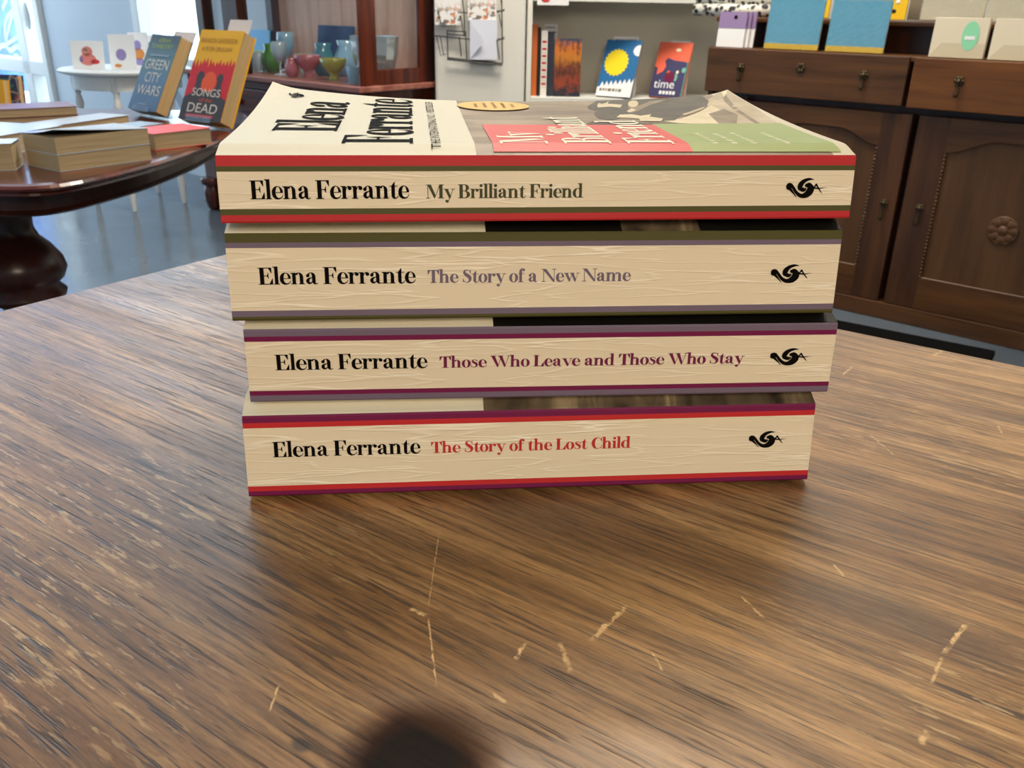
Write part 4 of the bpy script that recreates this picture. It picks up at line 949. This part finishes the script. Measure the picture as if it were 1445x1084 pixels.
def silk(name, c, r=.35): return mat(name, c, r, .5)
M['silver'] = silk('pale_glossy_cover', rgb(196, 204, 216), .18); M['darkred'] = silk('dark_red_cover', rgb(110, 40, 40), .3); M['paleblue'] = silk('pale_blue_cover', rgb(150, 170, 190), .25)
def flat_book(label, corner, along, L, D, z, th, mk, group='books lying on the mahogany table', lift=0, inset=.002):
    """corner: near right corner; along: direction of the edge we see; the book runs to its left"""
    a = Vector((*along, 0)).normalized(); T = frame((corner[0], corner[1], z), a)
    t_ = thing('paperback', label, 'book', T, group); nrm = 1
    b = MB(); b.box((inset, inset, .0006), (L-inset, D-.001, th-.0006), M['pages']); b.build('page_block', t_)
    b = MB(); b.box((0, 0, 0), (L, D, .0006), M[mk]); b.box((0, D-.0008, .0006), (L, D, th-.0006), M[mk])
    n = 10; top = [[(L*i/n, D*j/n, th+lift*((1-j/n)**1.6)*((1-i/n)**1.3)) for i in range(n+1)] for j in range(n+1)]
    low = [[(p[0], p[1], p[2]-.0006) for p in r] for r in top]
    b.grid(top, M[mk]); b.grid([r[::-1] for r in low], M[mk] if not lift else M['black'])  # underside of a lifted cover is black, painting the shade beneath it
    for r1, r2 in ((top[0], low[0]), (top[-1], low[-1])): b.grid([r2, r1], M[mk])
    for k in (0, -1): b.grid([[r[k] for r in top], [r[k] for r in low]], M[mk])
    b.build('cover', t_); return t_
PA = (.573, .819)
Z0 = LZ+.0003
flat_book('lower of two small thick paperbacks at the near corner of the mahogany table', (-.730, 1.404), PA, .166, .10, Z0, .0262, 'silver', inset=.0008)
flat_book('upper of the two small paperbacks, its cover curling open over shade painted black', (-.730, 1.404), PA, .166, .10, Z0+.0266, .0262, 'silver', lift=.013, inset=.0008)
flat_book('flat red covered book lying in front of the red and yellow display book', (-.665, 1.632), (.59, .80), .125, .10, Z0, .030, 'coral')
flat_book('thick paperback cut by the left edge of the photo, nearest the table edge', (-.995, 1.352), (.95, .30), .20, .06, Z0, .042, 'silver')
flat_book('silver covered book behind the curling paperback', (-.905, 1.525), (.25, .97), .175, .14, Z0, .034, 'silver')
flat_book('pale blue flat book between the curling paperback and the blue display book', (-.800, 1.66), (.41, .91), .19, .065, Z0, .024, 'paleblue')
flat_book('thin pale book lying left of the pale blue one', (-.923, 1.775), (.33, .94), .215, .08, Z0, .022, 'silver')
q = Vector((-.972, 1.995)); d_ = Vector((.82, .57)).normalized(); q0 = q-d_*.2
flat_book('lower book of the dark red pair at the back left of the table', (q0.x, q0.y), (.82, .57), .2, .12, Z0, .018, 'darkred')
flat_book('upper dark red book of the pair, near the window', (q0.x, q0.y), (.82, .57), .2, .12, Z0+.0184, .018, 'darkred')

M['blue_grad'] = mat('blue_display_cover', rgb(70, 100, 130), .4); t = NT(M['blue_grad']); sp = t.n('ShaderNodeSeparateXYZ'); t.l(t.coord(), sp.inputs[0])
g = t.math('ADD', t.math('DIVIDE', sp.outputs[2], .2), t.math('MULTIPLY', t.noise(t.coord((30,)*3), 1, 4), .2))
t.base(t.ramp(g, [(.1, rgb(62, 98, 142)), (.45, rgb(72, 112, 150)), (.7, rgb(74, 120, 134)), (.98, rgb(34, 58, 72))]))
M['amber'] = mat('amber_cover', rgb(236, 180, 40), .4)
def display_book(label, loc, yaw, lean, wd, h, th, front, edge_low=None):
    T = Matrix.Translation(loc) @ Matrix.Rotation(yaw, 4, 'Z') @ Matrix.Rotation(-lean, 4, 'X')
    t_ = thing('display_book', label, 'book', T, 'books standing on the mahogany table')
    b = MB(); b.box((.001, .001, .0015), (wd-.0012, th-.001, h-.0015), M['pages_x']); b.build('page_block', t_)
    b = MB(); b.box((0, 0, 0), (wd, .001, h), front); b.box((0, .001, 0), (.001, th-.001, h), front); b.box((0, th-.001, 0), (wd+.003, th, h), front); b.build('cover', t_)
    return t_, T
def stand(label, loc, yaw, lean, wd, th):
    T = Matrix.Translation(loc) @ Matrix.Rotation(yaw, 4, 'Z')
    s_ = thing('book_stand', label, 'book stand', T, 'clear book stands')
    zb = loc[2]-LZ-.0006
    b = MB(); R_ = Matrix.Rotation(-lean, 4, 'X')
    b.box((wd*.2, -.004, -.0045), (wd*.8, th*.35, -.0015), M['acrylic'], R_); b.build('ledge', s_, bevel=.0005)
    b = MB(); b.box((wd*.2, -.0055, -.0045), (wd*.8, -.0025, .010), M['acrylic'], R_); b.build('lip', s_, bevel=.0005)
    b = MB(); b.box((wd*.25, th+.002, .004), (wd*.75, th+.005, .10), M['acrylic'], R_); b.build('back_rest', s_)
    p = R_ @ Vector((0, th+.004, .09)); b = MB()
    b.prism([(p.y, p.z), (p.y+.003, p.z), (p.y+.045, -zb), (p.y+.042, -zb)], wd*.35, wd*.65, M['acrylic'], Matrix(((0, 0, 1, 0), (1, 0, 0, 0), (0, 1, 0, 0), (0, 0, 0, 1)))); b.build('strut', s_)
    b = MB(); b.box((wd*.2, th+.006, -zb), (wd*.8, p.y+.045, -zb+.0018), M['acrylic']); b.build('foot', s_)
RX = Matrix.Rotation(PI/2, 4, 'X')
SL1 = ((-.7400, 1.9657, .6685), -.543, .4728, .1319, .2012, .0329)
t_, T1 = display_book('red and yellow display book with black figures, standing right of the blue one', *SL1, M['amber'])
wd, h_ = SL1[3], SL1[4]
def fpoly(pts, mk, dy=-.0006):
    b = MB(); b.poly([(x*wd, dy, z*h_) for x, z in pts], M[mk]); return b
fl = [(0, 0), (1, 0), (1, .62)]; rr = random.Random(11)
fl += [(1-k/26, .60+(.07 if k % 2 else .0)+rr.uniform(-.02, .03)) for k in range(1, 26)]+[(0, .62)]
M['fire_red'] = mat('red_flame_ink', rgb(206, 44, 56), .4); M['charcoal'] = mat('charcoal_ink', rgb(66, 64, 70), .45)
fpoly(fl, 'fire_red').build('red_flames', t_, recalc=False)
M['glow'] = mat('orange_ink', rgb(232, 92, 50), .4)
b = MB(); b.poly([(wd*(.5+.17*math.cos(k*PI/12)), -.0009, h_*(.42+.12*math.sin(k*PI/12))) for k in range(24)], M['glow']); b.build('orange_glow', t_, recalc=False)
fpoly([(0, 0), (1, 0), (1, .24), (.86, .27), (.84, .33), (.80, .40), (.82, .47), (.78, .52), (.70, .52), (.66, .47), (.70, .43), (.69, .38), (.62, .32), (.36, .32), (.33, .40), (.34, .46), (.38, .48), (.33, .53), (.24, .54), (.19, .49), (.20, .40), (.18, .30), (0, .24)], 'charcoal', -.0012).build('black_figures', t_, recalc=False)
M['letter'] = mat('pale_lettering', rgb(222, 216, 206), .5)
def ltr(name, tx, x, z, w_, hh_, mk, par, dy=-.0018): return sans(name, tx, M[mk], Matrix.Translation((x*wd, dy, z*h_)) @ RX, w_*wd, hh_*h_ if hh_ else None, par)
ltr('title_lettering', 'SONGS', .51, .265, .66, .085, 'letter', t_); ltr('title_lettering', 'of the', .54, .205, .3, .04, 'glow', t_); ltr('title_lettering', 'DEAD', .51, .085, .70, .10, 'letter', t_)
M['brownink'] = mat('brown_lettering', rgb(140, 104, 40), .5)
ltr('author_lettering', 'BRANDON SANDERSON', .50, .855, .84, .05, 'brownink', t_); ltr('author_lettering', '& PETER ORULLIAN', .50, .765, .70, .045, 'brownink', t_)
b = MB(); b.box((.16*wd, -.0018, .03*h_), (.80*wd, -.0013, .062*h_), M['coral']); b.build('red_strapline', t_)
stand('clear acrylic stand holding the red and yellow display book', (SL1[0][0], SL1[0][1], .6685), SL1[1], SL1[2], SL1[3], SL1[5])
SL2 = ((-.9273, 2.1500, .6685), -.70, .50, .1268, .1841, .0323)
t_, T2 = display_book('blue display book with white title, leaning back beside the white console table', *SL2, M['blue_grad'])
wd, h_ = SL2[3], SL2[4]
M['lime'] = mat('lime_lettering', rgb(176, 196, 90), .5)
ltr('author_lettering', 'ADRIAN', .52, .90, .42, .05, 'lime', t_, -.0006); ltr('author_lettering', 'TCHAIKOVSKY', .50, .82, .74, .055, 'lime', t_, -.0006)
for tx, z in (('GREEN', .54), ('CITY', .37), ('WARS', .20)): ltr('title_lettering', tx, .52, z, .80 if tx != 'CITY' else .52, .13, 'letter', t_, -.0006)
b = MB(); b.box((.3*wd, -.0010, .07*h_), (.62*wd, -.0005, .085*h_), M['paleblue']); b.build('small_lettering', t_)
b = MB(); b.box((.2*wd, -.0010, .715*h_), (.84*wd, -.0005, .735*h_), M['paleblue']); b.build('small_lettering', t_)
stand('clear acrylic stand holding the blue display book', (SL2[0][0], SL2[0][1], .6685), SL2[1], SL2[2], SL2[3], SL2[5])
M['notegrey'] = mat('grey_note_card', rgb(206, 202, 204), .6)
for T, SLk, lab, a, c, up in ((T1, SL1, 'blank note card tucked behind the red and yellow display book', .30, .82, .040), (T2, SL2, 'blank note card tucked behind the blue display book', .25, 1.0, .026)):
    t_ = thing('note_card', lab, 'card', T @ Matrix.Translation((0, SLk[5]+.0004, .12)), 'note cards behind the display books')
    b = MB(); hz = SLk[4]-.12+up; b.box((SLk[3]*a, 0, 0), (SLk[3]*c, .0008, hz), M['notegrey']); b.build('card_leaf', t_)
# two more standing books, cut by the left edge of the photo
m = mat('navy_floral_cover', rgb(40, 48, 80), .35); t = NT(m); vz = t.n('ShaderNodeTexVoronoi', feature='DISTANCE_TO_EDGE'); vz.inputs['Scale'].default_value = 24; t.l(t.coord(), vz.inputs['Vector'])
c = t.ramp(t.noise(t.coord((26,)*3), 1, 2), [(.38, rgb(60, 130, 120)), (.46, rgb(38, 46, 78)), (.60, rgb(44, 52, 86)), (.68, rgb(150, 80, 90))])
t.base(t.mix(t.ramp(vz.outputs['Distance'], [(.02, .5), (.05, 0)]), c, rgb(206, 196, 180))); M['floral'] = m
pr = aty(36, 150, 2.32); top = aty(31, 104, 2.36)
t_, _ = display_book('navy floral display book at the left edge of the photo', (pr.x-.13, 2.30, LZ+.0004), .0, .16, .13, (top.z-LZ)*1.02, .02, M['floral'])
pr = aty(11, 150, 2.17)
t_, _ = display_book('amber yellow display book at the far left, in front of the navy floral one', (pr.x-.12, 2.16, LZ+.0004), .0, .16, .12, (aty(8, 112, 2.19).z-LZ)*1.02, .02, M['amber'])

# ------------------------------------------------------------------ white console table with cards
WT = .615; wc = Vector((-1.80, 4.22, 0))
wt = thing('console_table', 'small round white table with turned legs, beneath cards near the bright window', 'table', Matrix.Translation(wc))
b = MB(); b.lathe([(.01, WT-.022), (.262, WT-.022), (.285, WT-.014), (.288, WT-.006), (.280, WT), (.01, WT)], M['white'], None, 48); b.build('tabletop', wt, True)
wt.children[0].data.polygons.foreach_set('use_smooth', [False]*len(wt.children[0].data.polygons))
b = MB(); b.lathe([(.205, WT-.0225), (.235, WT-.0225), (.235, WT-.085), (.205, WT-.085)], M['white'], None, 40); b.build('apron', wt)
for x, y in ((-.205, -.075), (.03, -.215), (.19, -.01), (-.02, .215)):
    b = MB(); b.lathe([(.010, 0), (.013, .03), (.017, .10), (.013, .16), (.020, .22), (.022, .30), (.014, .36), (.010, .40), (.012, .43), (.019, .465), (.015, .49), (.010, .505), (.016, .512), (.011, .52), (.022, .528), (.022, WT-.0235)], M['white'], Matrix.Translation((x, y, 0)), 16); b.build('leg', wt, True)
M['rose'] = mat('rose_print', rgb(222, 130, 124), .6); M['rainbow'] = mat('orange_print', rgb(214, 140, 70), .6); M['lav'] = mat('lavender_print', rgb(150, 136, 190), .6)
def std_card(label, px0, px1, py0, py1, y, art):
    A, C_ = aty(px0, py1, y), aty(px1, py0, y)
    t_ = thing('greeting_card', label, 'card', Matrix.Translation((A.x, y, WT+.0004)) @ Matrix.Rotation(-.10, 4, 'X'), 'cards on the white console table')
    wd, hz = C_.x-A.x, C_.z-WT
    b = MB(); b.box((0, 0, 0), (wd, .003, hz), M['white_card']); b.box((0, .003, 0), (wd, .0035, hz*.9), M['white_card']); b.build('card_leaf', t_)
    for x, z, rx, rz_, mk in art:
        b = MB(); b.poly([(wd*(x+rx*math.cos(k*PI/10)), -.0008, hz*(z+rz_*math.sin(k*PI/10))) for k in range(20)], M[mk]); b.build('printed_figure', t_, recalc=False)
    return t_
std_card('white card with a rose coloured figure, left on the white console table', 103, 142, 58, 96, 4.10, ((.5, .62, .17, .18, 'rose'), (.5, .34, .26, .22, 'rose'), (.46, .66, .08, .09, 'cream_card'), (.72, .26, .14, .09, 'coral'), (.30, .34, .06, .10, 'lav')))
std_card('white card with a small lavender print, middle of the console table', 156, 186, 49, 92, 4.12, ((.45, .42, .2, .17, 'lav'), (.3, .10, .14, .05, 'rainbow')))
std_card('white card with orange and lavender print, right of the lavender one', 184, 205, 46, 92, 4.20, ((.5, .40, .28, .16, 'rainbow'), (.45, .64, .2, .14, 'lav'), (.5, .18, .26, .10, 'lav')))
std_card('narrow white card partly hidden behind the blue display book', 205, 218, 50, 92, 4.24, ((.5, .5, .3, .3, 'paleblue'),))

# ------------------------------------------------------------------ glazed display cabinet
CV = 2.16; RUi = RU.inverted()
def cfu(px, py=60, v=CV): return (atp(px, py, E2*v, E2)).dot(E1)
LG = .626
cu0, cu1 = cfu(281), -2.59
CDp = .40
cab = thing('display_cabinet', 'tall dark mahogany display cabinet with glass panes, full of coloured glassware', 'cabinet', RU @ Matrix.Translation((cu0, CV, 0)))
CW = cu1-cu0
def cx(px): return cfu(px)-cu0
fxL = Vector((-1.448, 4.05, 0)).dot(E1)-cu0; bx0 = min(0, fxL-.045)
b = MB(); b.box((bx0+.015, .02, .15), (CW-.02, CDp, LG-.022), M['mahog_v']); b.build('base_carcass', cab, bevel=.003)
b = MB(); b.box((bx0-.004, -.018, LG-.0215), (CW+.018, CDp+.002, LG), M['ledge']); b.box((bx0+.006, -.006, LG-.050), (CW+.006, .0195, LG-.022), M['mahog']); b.build('ledge', cab, bevel=.004)
for i in range(2):
    x0 = .03+i*(CW-.06)/2; x1 = x0+(CW-.06)/2-.03
    b = MB(); b.box((x0, .002, LG-.17), (x1, .0195, LG-.056), M['mahog']); d_ = b.build('drawer', cab, bevel=.004)
    h = MB(); h.ball(((x0+x1)/2, -.008, LG-.113), .012, M['brass'], None, 10); h.build('knob', d_, True)
    b = MB(); b.box((x0, .002, .18), (x1, .0195, LG-.185), M['mahog_v']); d_ = b.build('door', cab, bevel=.004)
    h = MB(); h.ball((x1-.03 if i == 0 else x0+.03, -.008, .36), .010, M['brass'], None, 10); h.build('knob', d_, True)
for x in (fxL, CW-.05):
    for y in (.03, CDp-.05):
        b = MB(); b.lathe([(.020, 0), (.030, .01), (.040, .04), (.043, .075), (.036, .105), (.030, .112), (.050, .122), (.054, .135), (.046, .1495)], M['mahog_v'], Matrix.Translation((x, y, 0)), 20); b.build('bun_foot', cab, True)
TOPC = 1.95
def post(x0, x1, y0, y1, mk='mahog_v'):
    b = MB(); b.box((x0, y0, LG+.0003), (x1, y1, TOPC), M[mk]); b.build('post', cab, bevel=.004)
post(0, cx(291), 0, .05, 'darkwood'); post(cx(317), cx(339), 0, .05, 'darkwood'); post(CW-(cu1-cfu(506)), CW, 0, .06)
post(0, .05, CDp-.05, CDp, 'darkwood'); post(CW-.05, CW, CDp-.06, CDp, 'darkwood')
b = MB(); b.box((.051, CDp-.012, LG+.0004), (CW-.051, CDp, TOPC), M['cab_back']); b.build('back_panel', cab)
b = MB(); b.box((-.02, -.03, TOPC+.0003), (CW+.03, CDp+.01, TOPC+.06), M['mahog']); b.build('cornice', cab, bevel=.006)
# right hand side: framed glass
fx0, fx1 = CW-.022, CW-.002; ya, yb = .0605, CDp-.0605
b = MB(); b.box((fx0, ya, LG+.0004), (fx1, ya+.03, TOPC), M['mahog_v']); b.box((fx0, yb-.03, LG+.0004), (fx1, yb, TOPC), M['mahog_v']); b.box((fx0, ya+.03, LG+.0004), (fx1, yb-.03, LG+.055), M['mahog_v'])
sf = b.build('side_frame', cab, bevel=.003)
g = MB(); g.box((fx0+.008, ya+.03, LG+.055), (fx0+.011, yb-.03, TOPC), M['glass']); g.build('pane', sf)
g = MB(); g.box((cx(339)+.001, .020, LG+.001), (CW-(cu1-cfu(506))-.001, .023, TOPC), M['glass']); g.build('front_pane', cab)
g = MB(); g.box((cx(291)+.001, .020, LG+.001), (cx(317)-.001, .023, TOPC), M['glass']); g.build('front_pane', cab)
# glassware on its ledge
def gl(name, c, r=.06, tr=.45): return mat(name, c, r, .8, trans=tr)
GM = {'green': gl('green_glass', rgb(96, 160, 50)), 'pink': gl('pink_glass', rgb(212, 120, 130)), 'yellow': gl('yellow_green_glass', rgb(196, 190, 70)), 'clear': gl('clear_glassware', rgb(214, 230, 240), .04, .6), 'ice': gl('ice_blue_glass', rgb(170, 214, 240), .05, .5),
      'teal': gl('teal_glass', rgb(80, 150, 170)), 'navy': mat('navy_tray', rgb(40, 64, 104), .15, .8), 'mintg': gl('mint_glass', rgb(130, 216, 170)), 'silver': mat('silvered_bowl', rgb(214, 222, 226), .12, .8, .7), 'sky': mat('sky_print', rgb(80, 170, 226), .3), 'grass': mat('grass_print', rgb(110, 190, 70), .4)}
def cabp(px, v): u = cfu(px, 100, v); return UV(u, v, LG+.0004)
def ware(name, label, cat, px, v, prof, mk, sc=1.0):
    t_ = thing(name, label, cat, Matrix.Translation(cabp(px, v)), 'glassware in the display cabinet')
    b = MB(); b.lathe([(r*sc, z*sc) for r, z in prof], GM[mk], None, 24); b.build('body', t_, True); return t_
VASE = [(.022, 0), (.034, .01), (.046, .04), (.044, .07), (.028, .10), (.034, .12), (.031, .12), (.024, .10), (.040, .07), (.042, .04), (.03, .013), (.001, .012)]
BOWL = [(.020, 0), (.022, .012), (.014, .02), (.030, .035), (.050, .060), (.058, .088), (.055, .088), (.046, .062), (.026, .04), (.001, .034)]
GOB = [(.030, 0), (.030, .003), (.005, .010), (.004, .055), (.018, .070), (.034, .095), (.037, .130), (.035, .158), (.033, .158), (.034, .13), (.031, .098), (.015, .075), (.001, .07)]
TUM = [(.030, 0), (.036, .05), (.040, .10), (.038, .10), (.034, .05), (.028, .006), (.001, .006)]
ware('vase', 'round green glass vase behind the amber display book', 'vase', 385, 2.33, VASE, 'green', .95)
ware('wine_glass', 'clear stemmed glass between the green vase and the pink bowl', 'glass', 396, 2.26, GOB, 'clear', .82)
ware('tumbler', 'clear tumbler left of the green vase', 'glass', 366, 2.30, TUM, 'clear', .8)
ware('tumbler', 'clear tumbler at the left end of the cabinet ledge', 'glass', 350, 2.30, TUM, 'clear', .72)
ware('wine_glass', 'tall clear stemmed glass behind the pink bowl', 'glass', 406, 2.43, GOB, 'ice', 1.0)
ware('bowl', 'mint green glass bowl at the back of the cabinet', 'bowl', 432, 2.42, BOWL, 'mintg', .85)
ware('bowl', 'pink footed glass bowl in the middle of the ledge', 'bowl', 435, 2.28, BOWL, 'pink', .96)
ware('vase', 'small pink glass vase left of the pink bowl', 'vase', 412, 2.225, VASE, 'pink', .6)
ware('bowl', 'yellow green footed glass bowl near the corner post', 'bowl', 471, 2.265, BOWL, 'yellow', .92)
ware('vase', 'teal blue glass vase in front of the navy tray', 'vase', 458, 2.38, VASE, 'teal', 1.05)
ware('vase', 'large ice blue glass vase behind the yellow green bowl', 'vase', 490, 2.43, VASE, 'ice', 1.15)
ware('tumbler', 'clear tumbler beside the corner post', 'glass', 498, 2.225, TUM, 'ice', .6)
def boxy(name, label, cat, px, v, wd, h, mk, band=None):
    t_ = thing(name, label, cat, RU @ Matrix.Translation((cfu(px, 100, v), v, LG+.0014)) @ Matrix.Rotation(-.12, 4, 'X'), 'glassware in the display cabinet')
    b = MB(); b.box((0, 0, 0), (wd, .006, h), GM[mk]); b.build('panel', t_, bevel=.001)
    if band: b = MB(); b.box((0, -.001, 0), (wd, -.0002, h*.45), GM[band]); b.build('printed_meadow', t_)
    return t_
boxy('picture_tile', 'picture tile of blue sky over green behind the green vase', 'tile', 350, 2.46, .17, .16, 'sky', 'grass')
boxy('tray', 'dark navy tray standing at the back of the cabinet', 'tray', 447, 2.50, .24, .19, 'navy')
p = RU @ Vector((cu1-.13, CV+.19, LG+.0004))
t_ = thing('bowl', 'large silvery cut glass bowl behind the side pane of the cabinet', 'bowl', Matrix.Translation(p), 'glassware in the display cabinet')
b = MB(); b.lathe([(.05, 0), (.055, .01), (.075, .05), (.088, .10), (.092, .145), (.096, .165), (.092, .165), (.086, .145), (.08, .10), (.06, .03), (.001, .02)], GM['silver'], None, 14); b.build('body', t_)
